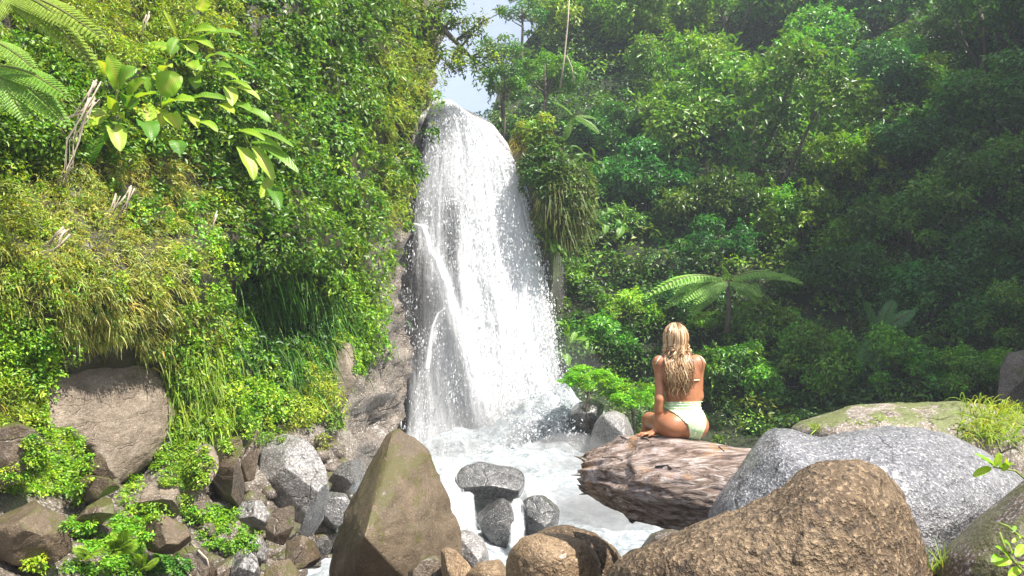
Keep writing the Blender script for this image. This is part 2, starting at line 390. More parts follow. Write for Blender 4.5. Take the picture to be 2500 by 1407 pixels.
# ---- creepers, ferns and grass over the left cliff
CLS = {  # tint, leaf length in px, width ratio
 'glossy': ((.098, .20, .014), 16, .46), 'mid': ((.15, .27, .018), 14, .45), 'bright': ((.20, .36, .02), 10, .55),
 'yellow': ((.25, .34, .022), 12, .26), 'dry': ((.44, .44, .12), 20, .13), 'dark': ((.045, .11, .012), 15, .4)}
ZONES = [('glossy', 760, 230, 260, 330, 1.3), ('glossy', 700, 560, 180, 160, .9), ('yellow', 985, 190, 60, 160, 1.6), ('yellow', 950, 420, 50, 260, 1.3),
 ('mid', 850, 560, 150, 200, 1.2), ('bright', 850, 770, 90, 90, 1.3), ('dry', 240, 620, 260, 130, 1.5), ('dry', 330, 790, 220, 90, 1.3), ('yellow', 120, 640, 200, 130, .9),
 ('bright', 500, 930, 70, 260, 2.0), ('bright', 60, 830, 90, 160, 1.2), ('yellow', 30, 1000, 80, 80, 1.3), ('dry', 430, 450, 220, 70, .9), ('mid', 520, 280, 180, 120, .9),
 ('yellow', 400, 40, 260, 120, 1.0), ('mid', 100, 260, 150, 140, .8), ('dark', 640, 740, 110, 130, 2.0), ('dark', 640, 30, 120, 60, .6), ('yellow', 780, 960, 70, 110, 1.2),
 ('bright', 340, 600, 220, 120, .5), ('glossy', 330, 500, 60, 60, .8), ('bright', 620, 1010, 60, 70, 1.6), ('mid', 1060, 60, 60, 90, 1.0)]
def zone_types(px, py):
    sc = {k: np.full(len(px), .10) for k in CLS}
    for k, cx, cy, rx, ry, wgt in ZONES: sc[k] = sc[k] + wgt * gauss(px, py, cx, cy, rx, ry)
    keys = list(CLS); A = np.stack([sc[k] for k in keys], 1)
    A = A * np.exp(RNG.normal(0, .55, A.shape)); return A.argmax(1), keys
BARE = [(262, 990, 190, 165), (460, 1110, 25, 60), (300, 1120, 110, 80), (60, 420, 40, 40), (690, 1150, 110, 120)]
def bare_ok(px, py, soft=1.0):
    ok = px < interp(py, V_PY, V_PX) + RNG.normal(0, 14, len(px))
    for cx, cy, rx, ry in BARE:
        ok &= ((px - cx) / rx) ** 2 + ((py - cy) / ry) ** 2 > RNG.uniform(.8, 1.0, len(px))
    ok &= py < 1065 + 130 * (RNG.uniform(size=len(px)) < .0)
    return ok
def surf_frame(fn, px, py):
    p = fn(px, py); a = fn(px + 6, py) - p; b = fn(px, py - 6) - p
    return p, norm(np.cross(a, b))
K = 3400
px = RNG.uniform(-260, 1110, K * 3); py = RNG.uniform(-160, 1080, K * 3); ok = bare_ok(px, py); px, py = px[ok][:K], py[ok][:K]
p, nr = surf_frame(cliff_pt, px, py); nr[(nr * (CAM - p)).sum(1) < 0] *= -1
ty, keys = zone_types(px, py); Yd = p[:, 1]
g = Geo(); gb = Geo()
for ti, k in enumerate(keys):
    s = ty == ti
    if not s.any(): continue
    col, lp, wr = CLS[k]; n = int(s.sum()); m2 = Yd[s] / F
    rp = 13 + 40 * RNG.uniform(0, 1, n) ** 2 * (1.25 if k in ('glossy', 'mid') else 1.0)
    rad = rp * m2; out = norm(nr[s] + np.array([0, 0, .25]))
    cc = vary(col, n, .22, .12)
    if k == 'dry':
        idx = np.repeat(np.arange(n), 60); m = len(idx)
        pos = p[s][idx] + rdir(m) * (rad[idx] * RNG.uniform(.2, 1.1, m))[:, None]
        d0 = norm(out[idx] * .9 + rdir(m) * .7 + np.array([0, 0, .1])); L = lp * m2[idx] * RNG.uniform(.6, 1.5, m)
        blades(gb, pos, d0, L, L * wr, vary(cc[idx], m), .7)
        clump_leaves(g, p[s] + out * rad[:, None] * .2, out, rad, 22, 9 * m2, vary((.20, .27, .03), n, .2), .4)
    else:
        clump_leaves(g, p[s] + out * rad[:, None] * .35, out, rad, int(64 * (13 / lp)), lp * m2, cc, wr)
        if k == 'yellow':
            idx = np.repeat(np.arange(n), 26); m = len(idx)
            pos = p[s][idx] + rdir(m) * (rad[idx] * RNG.uniform(.2, 1.1, m))[:, None]
            L = 24 * m2[idx] * RNG.uniform(.6, 1.4, m)
            blades(gb, pos, norm(out[idx] + rdir(m) * .6), L, L * .1, vary((.30, .35, .045), m), .9)
# hanging grass under the ledge (dark hollow)
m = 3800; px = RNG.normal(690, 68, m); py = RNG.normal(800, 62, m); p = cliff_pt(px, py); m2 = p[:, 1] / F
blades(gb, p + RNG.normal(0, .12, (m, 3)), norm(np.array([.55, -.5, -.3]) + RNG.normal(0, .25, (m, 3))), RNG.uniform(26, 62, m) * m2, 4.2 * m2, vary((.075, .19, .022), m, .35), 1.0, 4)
m = 2400; px = RNG.normal(470, 34, m); py = RNG.uniform(850, 1060, m); p = cliff_pt(px, py); m2 = p[:, 1] / F
blades(gb, p + RNG.normal(0, .1, (m, 3)), norm(np.array([.5, -.5, -.3]) + RNG.normal(0, .3, (m, 3))), RNG.uniform(18, 40, m) * m2, 4 * m2, vary((.20, .30, .03), m), 1.0)
add('cliff_creepers', g.mesh('cliff_creepers', LEAF), kind='stuff')
add('cliff_grass', gb.mesh('cliff_grass', BLADE), kind='stuff')

# ---- understorey of the hillside
g = Geo(); K = 3000
px = RNG.uniform(1150, 2760, K * 2); py = RNG.uniform(-170, 1090, K * 2); ok = px > interp(py, H_PY, H_PX) + RNG.normal(-22, 14, len(px)); px, py = px[ok][:K], py[ok][:K]
p, nr = surf_frame(hill_pt, px, py); nr[(nr * (CAM - p)).sum(1) < 0] *= -1
m2 = p[:, 1] / F; rad = (14 + 50 * RNG.uniform(0, 1, len(p)) ** 1.6) * m2; out = norm(nr * .7 + np.array([0, 0, .8]))
mixc = RNG.uniform(size=(len(p), 1)) ** 1.4
cc = vary(np.array([.030, .090, .014]) * (1 - mixc) + np.array([.105, .19, .022]) * mixc, 0 or len(p), .2, .15) if False else vary((np.array([.030, .090, .014]) * (1 - mixc) + np.array([.12, .23, .02]) * mixc), len(p), .28, .15)
clump_leaves(g, p + out * rad[:, None] * .4, out, rad, 66, RNG.choice([9., 11., 14.], len(p)) * m2, cc, .46)
k_ = RNG.integers(0, RP.shape[0] * RP.shape[1], 900); rp_ = RP.reshape(-1, 3)[k_] + RNG.normal(0, .7, (900, 3)); rp_ = rp_[rp_[:, 1] > 12]; nn_ = len(rp_)
clump_leaves(g, rp_, np.repeat([[-.5, -.3, .8]], nn_, 0), RNG.uniform(.8, 2.2, nn_), 40, np.full(nn_, .5), vary((.06, .14, .016), nn_), .5)  # leaf clumps on the unseen ridge, added to dapple its shadow
add('hillside_undergrowth', g.mesh('hillside_undergrowth', LEAF), kind='stuff')

# ================================================================== TREES
def crown(nclump, nleaf, leaf, seed, flat=.85, spread=.74, cr=(.14, .40)):
    global RNG
    old = RNG; RNG = np.random.default_rng(seed)
    d = rdir(nclump); low = d[:, 2] < -.5; d[low, 2] *= -.4; d = norm(d)
    rr = spread * RNG.uniform(.25, 1.1, nclump) ** .6
    C = d * rr[:, None] * np.array([RNG.uniform(.85, 1.15), RNG.uniform(.85, 1.15), flat]) + RNG.normal(0, .05, (nclump, 3)); rad = cr[0] + (cr[1] - cr[0]) * RNG.uniform(0, 1, nclump) ** 1.5
    g = Geo(); cc = vary((.075, .175, .016), nclump, .20, .14)
    cnt = np.maximum((nleaf * rad ** 2 / (rad ** 2).sum()).astype(int), 8)
    C2 = np.repeat(C, cnt, 0); d2 = np.repeat(norm(d * .8 + np.array([0, 0, .45])), cnt, 0)
    clump_leaves(g, C2, d2, np.repeat(rad, cnt), 1, np.full(len(C2), leaf), np.repeat(cc, cnt, 0), .44, (.5, 1.12), .75, .5)
    nt2 = nleaf // 90; k0 = RNG.integers(0, nclump, nt2); dd = norm(d[k0] * .7 + rdir(nt2) * .8 + np.array([0, 0, .25])); s0 = C[k0] + dd * rad[k0][:, None] * .8
    tt = np.tile(np.linspace(.1, 1, 12), nt2); ii = np.repeat(np.arange(nt2), 12); Lt = RNG.uniform(.10, .26, nt2)
    pos = s0[ii] + dd[ii] * (tt * Lt[ii])[:, None] - np.array([0, 0, 1]) * (.06 * tt ** 2)[:, None]; m = len(pos)
    leaves(g, pos, norm(dd[ii] * .6 + rdir(m) * .7 + np.array([0, 0, -.25])), norm(np.array([0, 0, .9]) + rdir(m) * .6), np.full(m, leaf) * RNG.uniform(.7, 1.25, m), np.full(m, leaf * .42), vary(cc[k0][ii] * 1.1, m))
    b = Geo(); z0 = -2.3
    trunk = np.array([[0.05, 0, z0], [-.04, .03, z0 * .6], [.03, -.02, -.5], [0, 0, .1], [.02, .02, .45]])
    tube(b, trunk, [.075, .06, .048, .034, .012], 7)
    for k in range(min(nclump, 12)):
        s0 = np.array([0, 0, RNG.uniform(-.7, .1)]); e = C[k]; mid = (s0 + e) / 2 + np.array([0, 0, -.08]) + RNG.normal(0, .04, 3)
        tube(b, [s0, mid, e], [.026, .017, .006], 5)
    RNG = old
    return g.mesh('crown', LEAFO), b.mesh('trunk', M['bark'], True)
CROWNS = {'s': [crown(20, 2800, .115, 100 + k, cr=(.18, .42)) for k in range(4)], 'm': [crown(34, 7200, .088, 200 + k) for k in range(5)],
          'l': [crown(70, 20000, .052, 300 + k, cr=(.08, .30), spread=.8) for k in range(2)], 'o': [crown(15, 1500, .105, 400 + k, cr=(.2, .34)) for k in range(2)]}
def tree(name, label, px, py, r, kind='m', col=(1, 1, 1), Y=None, flat=1.0, cat='tree', group='trees on the wooded hillside', base=2.25):
    if Y is None: r = r * 1.22
    Yc = (hill_depth(px, py) if Y is None else Y); rm = r * Yc / F
    if Y is None: Yc -= rm * .55
    c = P(px, py, Yc); cm, tm = CROWNS[kind][tree.n % len(CROWNS[kind])]; tree.n += 1
    root = empty(name, c + np.array([0, 0, -base * rm * flat]), label, cat, group)
    rz = tree.n * 2.4
    for nm, me in (('crown', cm), ('trunk', tm)):
        o = bpy.data.objects.new(nm, me); COL.objects.link(o); o.parent = root
        o.location = (0, 0, base * rm * flat); o.scale = (rm, rm, rm * flat); o.rotation_euler = (0, 0, rz)
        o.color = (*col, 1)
    return root
tree.n = 0
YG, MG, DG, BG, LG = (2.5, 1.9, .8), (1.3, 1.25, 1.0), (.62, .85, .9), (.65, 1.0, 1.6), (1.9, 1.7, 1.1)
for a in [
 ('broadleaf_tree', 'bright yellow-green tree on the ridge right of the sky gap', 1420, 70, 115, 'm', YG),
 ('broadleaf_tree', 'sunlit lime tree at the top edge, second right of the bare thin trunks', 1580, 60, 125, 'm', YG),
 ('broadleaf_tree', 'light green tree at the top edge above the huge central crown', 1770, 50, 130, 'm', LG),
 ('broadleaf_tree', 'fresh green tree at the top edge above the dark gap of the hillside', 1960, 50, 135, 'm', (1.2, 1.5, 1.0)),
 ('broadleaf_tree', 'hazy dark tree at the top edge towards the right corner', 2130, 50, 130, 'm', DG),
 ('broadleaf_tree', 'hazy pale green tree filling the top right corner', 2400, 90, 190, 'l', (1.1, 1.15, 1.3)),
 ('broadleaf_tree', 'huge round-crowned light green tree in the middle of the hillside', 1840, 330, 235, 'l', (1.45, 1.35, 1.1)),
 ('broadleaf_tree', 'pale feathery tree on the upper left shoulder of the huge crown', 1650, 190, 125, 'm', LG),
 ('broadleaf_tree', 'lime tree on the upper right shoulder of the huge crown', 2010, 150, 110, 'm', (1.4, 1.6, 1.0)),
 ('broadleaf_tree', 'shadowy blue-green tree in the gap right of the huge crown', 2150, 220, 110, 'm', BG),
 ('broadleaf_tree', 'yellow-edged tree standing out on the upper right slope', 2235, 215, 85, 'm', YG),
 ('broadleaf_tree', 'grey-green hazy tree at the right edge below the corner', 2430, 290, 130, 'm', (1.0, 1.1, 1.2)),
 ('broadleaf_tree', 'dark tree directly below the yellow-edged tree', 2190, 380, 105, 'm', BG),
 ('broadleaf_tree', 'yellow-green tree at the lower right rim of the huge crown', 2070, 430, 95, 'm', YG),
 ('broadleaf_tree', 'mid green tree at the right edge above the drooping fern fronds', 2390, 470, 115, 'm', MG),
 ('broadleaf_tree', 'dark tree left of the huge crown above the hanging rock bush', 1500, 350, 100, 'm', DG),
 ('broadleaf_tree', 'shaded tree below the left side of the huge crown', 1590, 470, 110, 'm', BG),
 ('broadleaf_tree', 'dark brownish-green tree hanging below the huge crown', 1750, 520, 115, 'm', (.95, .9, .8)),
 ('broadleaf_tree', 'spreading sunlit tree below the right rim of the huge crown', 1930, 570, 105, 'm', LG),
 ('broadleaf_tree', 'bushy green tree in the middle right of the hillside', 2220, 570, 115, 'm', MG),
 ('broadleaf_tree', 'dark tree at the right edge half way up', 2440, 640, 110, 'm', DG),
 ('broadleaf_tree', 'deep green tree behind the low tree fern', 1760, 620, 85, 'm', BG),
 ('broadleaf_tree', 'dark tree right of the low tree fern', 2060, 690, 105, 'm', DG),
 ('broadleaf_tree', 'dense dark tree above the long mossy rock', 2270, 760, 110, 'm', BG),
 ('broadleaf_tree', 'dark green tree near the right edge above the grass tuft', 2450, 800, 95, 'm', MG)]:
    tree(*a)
for a in [
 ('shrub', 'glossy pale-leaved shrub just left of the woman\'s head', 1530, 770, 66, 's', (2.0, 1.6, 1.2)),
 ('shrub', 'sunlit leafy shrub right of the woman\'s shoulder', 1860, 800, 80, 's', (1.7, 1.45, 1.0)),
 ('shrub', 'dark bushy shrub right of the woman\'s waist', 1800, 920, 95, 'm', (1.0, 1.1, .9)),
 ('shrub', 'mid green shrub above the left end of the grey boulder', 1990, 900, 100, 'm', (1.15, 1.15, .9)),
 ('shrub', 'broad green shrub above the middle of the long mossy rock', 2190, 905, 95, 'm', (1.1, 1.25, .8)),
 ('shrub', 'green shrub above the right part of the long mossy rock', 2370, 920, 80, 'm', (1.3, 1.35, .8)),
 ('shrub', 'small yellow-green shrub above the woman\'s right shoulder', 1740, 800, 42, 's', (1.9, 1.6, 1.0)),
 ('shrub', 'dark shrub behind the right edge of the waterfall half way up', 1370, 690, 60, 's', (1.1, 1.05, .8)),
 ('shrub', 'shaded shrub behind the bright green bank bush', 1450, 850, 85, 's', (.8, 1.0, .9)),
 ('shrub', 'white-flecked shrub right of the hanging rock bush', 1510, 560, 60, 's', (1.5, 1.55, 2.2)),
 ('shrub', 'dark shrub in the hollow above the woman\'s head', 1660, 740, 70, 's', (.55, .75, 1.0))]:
    a = list(a); a[6] = tuple(x * 1.35 for x in a[6]); tree(*a, cat='shrub', group='shrubs on the bank', base=1.3)  # shrub tints brightened: sunny patches put into the leaf colour
# bright green bush over the bank rocks
for px_, py_, r_, lab in ((1435, 935, 78, 'bright green low bush on the bank right of the waterfall foot'), (1545, 970, 80, 'bright green bush beside the woman\'s left arm')):
    tree('bank_bush', lab, px_, py_, r_, 'm', (2.3, 2.2, 1.0), 19.6, .62, 'bush', 'bright bushes on the bank', .75)
# open trees against the sky
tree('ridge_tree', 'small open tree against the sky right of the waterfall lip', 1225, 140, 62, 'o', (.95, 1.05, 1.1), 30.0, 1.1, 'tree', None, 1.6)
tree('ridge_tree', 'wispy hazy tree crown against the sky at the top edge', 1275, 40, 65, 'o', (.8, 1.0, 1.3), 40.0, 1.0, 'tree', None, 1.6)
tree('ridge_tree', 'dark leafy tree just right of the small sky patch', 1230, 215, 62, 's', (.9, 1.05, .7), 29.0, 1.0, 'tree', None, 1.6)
tree('ridge_tree', 'green tree on the ridge below the thin bare trunks', 1330, 190, 85, 'm', (1.3, 1.3, .8), 34.0, 1.0, 'tree', None, 1.8)
# two thin bare trunks
for pts, r0, lab in (([(1368, 215), (1378, 140), (1386, 60), (1390, 0)], .07, 'thin pale bare trunk rising beside the yellow-green ridge tree'), ([(1402, 200), (1396, 165), (1384, 135)], .06, 'short pale leaning stem forking off the thin bare trunk')):
    b = Geo(); w3 = [P(x, y, 33.0) for x, y in pts]; tube(b, w3, np.linspace(r0, r0 * .5, len(w3)) * .62, 7)
    add('bare_trunk', b.mesh('bare_trunk', M['root'], True), loc=w3[0], label=lab, cat='tree')
# tree leaning out over the lip of the falls
b = Geo(); w3 = [P(x, y, 23.0) for x, y in ((1010, -60), (1040, 20), (1085, 75), (1125, 115), (1150, 140), (1190, 165))]; tube(b, w3, [.2, .13, .09, .06, .04, .02], 7)
ENDS = [((1085, 75), (1150, 50)), ((1125, 115), (1095, 165)), ((1150, 140), (1205, 120)), ((1110, 100), (1170, 85)), ((1040, 20), (1120, 10)), ((1060, 45), (1070, 130)), ((1150, 140), (1165, 175)), ((1085, 75), (1110, 30)), ((1125, 115), (1185, 55)), ((1110, 100), (1215, 35)), ((1150, 140), (1225, 150)), ((1060, 45), (1050, 190)), ((1125, 115), (1120, 185)), ((1040, 20), (1160, -20)), ((1125, 115), (1130, 160))]
for a_, b_ in ENDS: tube(b, [P(*a_, 23.0), (P(*a_, 23.0) + P(*b_, 22.8)) / 2 + [0, 0, .06], P(*b_, 22.8)], [.04, .025, .01], 5)
ov = empty('overhanging_tree', w3[0], 'thin-leaved tree leaning out over the top of the waterfall with a bare dark branch', 'tree')
part('trunk', b.mesh('trunk', M['bark'], True), ov)
g = Geo(); C = []
for a_, b_ in ENDS:
    for q in (.35, .7, 1.0): C.append(P(a_[0] + (b_[0] - a_[0]) * q + random.uniform(-8, 8), a_[1] + (b_[1] - a_[1]) * q + random.uniform(-8, 8), 22.9 + random.uniform(-.3, .3)))
C = np.array(C); n = len(C); clump_leaves(g, C, np.repeat([[0, 0, .6]], n, 0), RNG.uniform(.18, .42, n), 46, np.full(n, .14), vary((.13, .20, .02), n), .38, (.2, 1.1))
part('crown', g.mesh('crown', LEAF), ov)
# ================================================================== ROCKS
BVHS = {}
def outline_rock(name, label, pts, Y, depth, mat, pole=None, p=2.0, amp=.05, freq=2.2, res=(72, 44), cuts=0, group=None, seed=1, cat='rock', tilt=0.0, octv=5, ridge=False, soft=2, xt=0.0, rough=.35):
    """boulder whose outline seen from the front follows pts (photo pixels) with a real thickness in depth"""
    pts = np.asarray(pts, float); c = np.asarray(pole if pole is not None else pts.mean(0), float)
    nt_, nf = res; th = np.linspace(0, 2 * np.pi, nt_, endpoint=False); dirs = np.stack([np.cos(th), np.sin(th)], -1)
    A = pts - c; B = np.roll(pts, -1, 0) - c; Rr = np.zeros(nt_)
    for a, b in zip(A, B):
        e = b - a; den = dirs[:, 0] * e[1] - dirs[:, 1] * e[0]; den = np.where(np.abs(den) < 1e-9, 1e-9, den)
        t = (a[0] * e[1] - a[1] * e[0]) / den; s = (a[0] * dirs[:, 1] - a[1] * dirs[:, 0]) / den
        Rr = np.where((t > 0) & (s >= -1e-6) & (s <= 1 + 1e-6), np.maximum(Rr, t), Rr)
    Rr = np.where(Rr <= 0, Rr[Rr > 0].mean(), Rr)
    for _ in range(soft): Rr = .25 * np.roll(Rr, 1) + .5 * Rr + .25 * np.roll(Rr, -1)
    ph = np.linspace(0, np.pi, nf); s = np.abs(np.sin(ph)) ** (2 / p); d = np.sign(np.cos(ph)) * np.abs(np.cos(ph)) ** (2 / p)
    px = c[0] + s[:, None] * (Rr * dirs[:, 0])[None]; py = c[1] + s[:, None] * (Rr * dirs[:, 1])[None]
    V = P(px, py, Y - d[:, None] * depth + tilt * (py - c[1]) + xt * (px - c[0]))
    V = np.concatenate([V[0, :1], V[1:-1].reshape(-1, 3), V[-1, :1]])
    cen = V.mean(0); r = np.random.default_rng(seed)
    ext = np.linalg.norm(V - cen, axis=1).mean()
    for k in range(cuts):
        n = norm(r.normal(size=3) * np.array([1, 1.5, 1])); n[1] = -abs(n[1]) if r.random() < .85 else n[1]
        q = (V - cen) @ n; lim = q.max() * r.uniform(.50, .82); V = V - np.maximum(q - lim, 0)[:, None] * n * .97
    nn = norm(V - cen)
    off = V / ext + seed * 3.7
    V = V + nn * (ext * (amp * fbm(off, freq, octv, seed, .52, ridge) + amp * rough * fbm(off, freq * 5, 4, seed + 9, .6)))[:, None]
    m = nf - 2; last = len(V) - 1; j = np.arange(nt_); k = (j + 1) % nt_
    i = np.arange(m - 1)[:, None] * nt_ + 1
    Q = np.stack([i + j, i + k, i + nt_ + k, i + nt_ + j], -1).reshape(-1, 4)
    T = np.concatenate([np.stack([np.zeros_like(j), 1 + k, 1 + j], -1), np.stack([np.full_like(j, last), 1 + (m - 1) * nt_ + j, 1 + (m - 1) * nt_ + k], -1)])
    me = make_mesh(name, V, [Q, T], M[mat], smooth=True)
    base = np.array([cen[0], cen[1], V[:, 2].min()])
    BVHS[label] = BVHTree.FromPolygons([tuple(x) for x in V], Q.tolist() + T.tolist())
    if cuts or p < 1.6:
        try: me.set_sharp_from_angle(angle=R(32))
        except Exception: pass
    return add(name, me, loc=base, label=label, cat=cat, group=group)
def ray(px, py, bvhs):
    """first surface met along the sight line of a photo pixel -> (point, normal)"""
    o = Vector(CAM); d = Vector(P(px, py, 10.0) - CAM).normalized(); best = None
    for b in bvhs:
        h = b.ray_cast(o, d)
        if h[0] is not None and (best is None or h[3] < best[2]): best = (h[0], h[1], h[3])
    return best
BIG = (120, 76)
outline_rock('boulder', 'tall pointed brown boulder standing left of the waterfall foot', [(952, 1046), (985, 1052), (1012, 1075), (1042, 1098), (1056, 1135), (1075, 1170), (1098, 1222), (1100, 1250), (1122, 1290), (1132, 1420), (1120, 1560), (830, 1560), (800, 1420), (828, 1290), (850, 1235), (880, 1175), (915, 1112)],
    9.3, 1.25, 'pointed', pole=(890, 1310), p=1.15, rough=.7, amp=.05, freq=1.5, res=BIG, seed=4, soft=1)
outline_rock('boulder', 'dark wet boulder hung over the cascade in front of the falling water', [(1108, 1190), (1112, 1160), (1130, 1140), (1175, 1127), (1215, 1135), (1262, 1142), (1282, 1160), (1278, 1200), (1255, 1228), (1215, 1232), (1170, 1222), (1125, 1206)], 13.6, .75, 'wetdark', p=2.3, amp=.05, res=(80, 48), cuts=5, seed=6)
outline_rock('boulder', 'wet grey rock under the dark boulder in the cascade', [(1158, 1290), (1165, 1240), (1190, 1215), (1240, 1220), (1256, 1260), (1250, 1320), (1230, 1350), (1170, 1350)], 12.6, .55, 'wetdark', amp=.07, cuts=5, seed=7)
outline_rock('boulder', 'small dark rock in the white water right of the dark boulder', [(1275, 1225), (1300, 1208), (1345, 1212), (1368, 1240), (1362, 1290), (1320, 1330), (1285, 1310)], 12.9, .5, 'wetdark', amp=.07, cuts=3, seed=8)
outline_rock('boulder', 'pale wet rock at the water edge behind the pointed boulder', [(1115, 1300), (1140, 1290), (1180, 1315), (1195, 1355), (1185, 1420), (1120, 1430), (1090, 1360)], 9.9, .45, 'greyrough', amp=.06, cuts=5, seed=9)
outline_rock('boulder', 'rounded shiny tan boulder at the bottom edge in front of the cascade', [(1235, 1380), (1245, 1345), (1275, 1312), (1325, 1300), (1390, 1305), (1440, 1330), (1465, 1370), (1468, 1430), (1440, 1500), (1260, 1500), (1238, 1430)], 6.2, .42, 'tan', amp=.035, rough=.9, res=(90, 56), seed=10)
outline_rock('boulder', 'brown boulder behind the rounded shiny tan one', [(1300, 1310), (1330, 1288), (1385, 1283), (1450, 1300), (1500, 1335), (1525, 1375), (1525, 1500), (1330, 1500)], 6.9, .42, 'brown', rough=.9, amp=.04, res=(80, 50), seed=11)
outline_rock('boulder', 'small upright tan wedge of rock at the bottom edge', [(1075, 1345), (1090, 1336), (1115, 1345), (1145, 1375), (1160, 1410), (1150, 1470), (1085, 1470)], 7.0, .28, 'tan', p=1.4, amp=.05, cuts=4, seed=12)
outline_rock('boulder', 'small brown stone left of the tan wedge of rock', [(995, 1395), (1025, 1365), (1060, 1355), (1085, 1375), (1085, 1470), (995, 1470)], 7.3, .3, 'brownwet', amp=.05, cuts=3, seed=13)
outline_rock('boulder', 'low flat stone between tan wedge and rounded tan boulder', [(1140, 1400), (1170, 1372), (1220, 1366), (1250, 1385), (1250, 1470), (1140, 1470)], 6.9, .3, 'tan', amp=.05, cuts=2, seed=14)
outline_rock('boulder', 'small dark stone under the log beside the white water', [(1565, 1335), (1590, 1302), (1630, 1288), (1660, 1295), (1690, 1320), (1690, 1420), (1570, 1420)], 6.7, .3, 'darkbrown', amp=.05, seed=15)
outline_rock('boulder', 'large rough brown boulder in the right foreground', [(1475, 1425), (1490, 1385), (1540, 1345), (1620, 1315), (1720, 1270), (1810, 1240), (1880, 1215), (1925, 1175), (1970, 1135), (2030, 1120), (2100, 1122), (2160, 1150), (2205, 1205), (2235, 1280), (2262, 1360), (2285, 1420), (2290, 1800), (1480, 1800)],
    3.7, .62, 'brown', pole=(1950, 1430), p=2.1, amp=.028, freq=3.0, rough=1.3, res=(180, 110), seed=16, soft=1, octv=6)
outline_rock('boulder', 'broad speckled grey boulder beside the log', [(1722, 1275), (1745, 1225), (1790, 1160), (1840, 1090), (1885, 1048), (1935, 1052), (2000, 1068), (2080, 1056), (2160, 1043), (2240, 1042), (2320, 1062), (2400, 1100), (2455, 1140), (2500, 1170), (2530, 1230), (2480, 1310), (2420, 1700), (1800, 1700), (1730, 1400)],
    4.95, .85, 'granite', pole=(2100, 1330), p=2.1, amp=.022, freq=2.6, rough=.9, res=(180, 110), seed=17, soft=1, octv=6)
outline_rock('boulder', 'long low mossy rock with grass behind the grey boulder', [(1925, 1045), (1975, 1022), (2040, 1005), (2090, 988), (2150, 983), (2240, 984), (2330, 980), (2390, 982), (2440, 998), (2500, 1012), (2580, 1040), (2620, 1160), (2560, 1420), (2000, 1420), (1930, 1150)],
    6.6, .8, 'mossy', p=2.2, rough=.8, amp=.035, freq=2.6, res=(150, 90), seed=18, soft=1)
outline_rock('boulder', 'dark brown boulder in the bottom right corner', [(2255, 1430), (2290, 1350), (2370, 1275), (2440, 1225), (2500, 1175), (2600, 1130), (2760, 1250), (2760, 1800), (2280, 1800)], 3.9, .6, 'darkbrown', amp=.03, res=(120, 76), seed=19)
outline_rock('boulder', 'pale grey angular rock on the bank behind the log end', [(1440, 1075), (1450, 1035), (1470, 1010), (1500, 1000), (1530, 1015), (1548, 1060), (1550, 1140), (1440, 1140)], 19.0, .9, 'greyrough', p=1.5, amp=.05, cuts=5, seed=20)
outline_rock('boulder', 'shaded grey rock under the bright bank bush', [(1385, 1010), (1410, 985), (1450, 975), (1475, 990), (1465, 1040), (1440, 1080), (1395, 1075)], 20.3, .8, 'wet', amp=.06, cuts=4, seed=21)
outline_rock('boulder', 'dark rock at the water edge right of the waterfall foot', [(1370, 1040), (1385, 1005), (1410, 1020), (1420, 1070), (1400, 1120), (1370, 1110)], 21.0, .7, 'wet', amp=.06, cuts=4, seed=22)
outline_rock('rock_outcrop', 'dark rock outcrop at the right edge above the grass tuft', [(2435, 980), (2440, 900), (2460, 865), (2500, 855), (2600, 870), (2600, 1010), (2450, 1010)], 20.0, .9, 'darkbrown', amp=.06, cuts=4, seed=23)
LEFTR = 'rocks at the foot of the left cliff'
def cy(px, py, d=.3): return float(cliff_depth(np.array(px * 1.0), np.array(py * 1.0))) - d
outline_rock('rock_slab', 'big smooth tan rock slab in the left cliff under overhanging grass', [(80, 1000), (85, 930), (95, 850), (130, 790), (260, 780), (380, 850), (425, 930), (442, 1010), (420, 1070), (380, 1120), (320, 1165), (285, 1192), (255, 1170), (215, 1110), (150, 1075), (95, 1045)],
    cy(270, 980, .0), .55, 'slab', pole=(255, 1010), p=3.6, amp=.09, freq=1.7, res=(150, 110), seed=24, cuts=0, soft=1, tilt=-.0022, octv=6, xt=.0056)
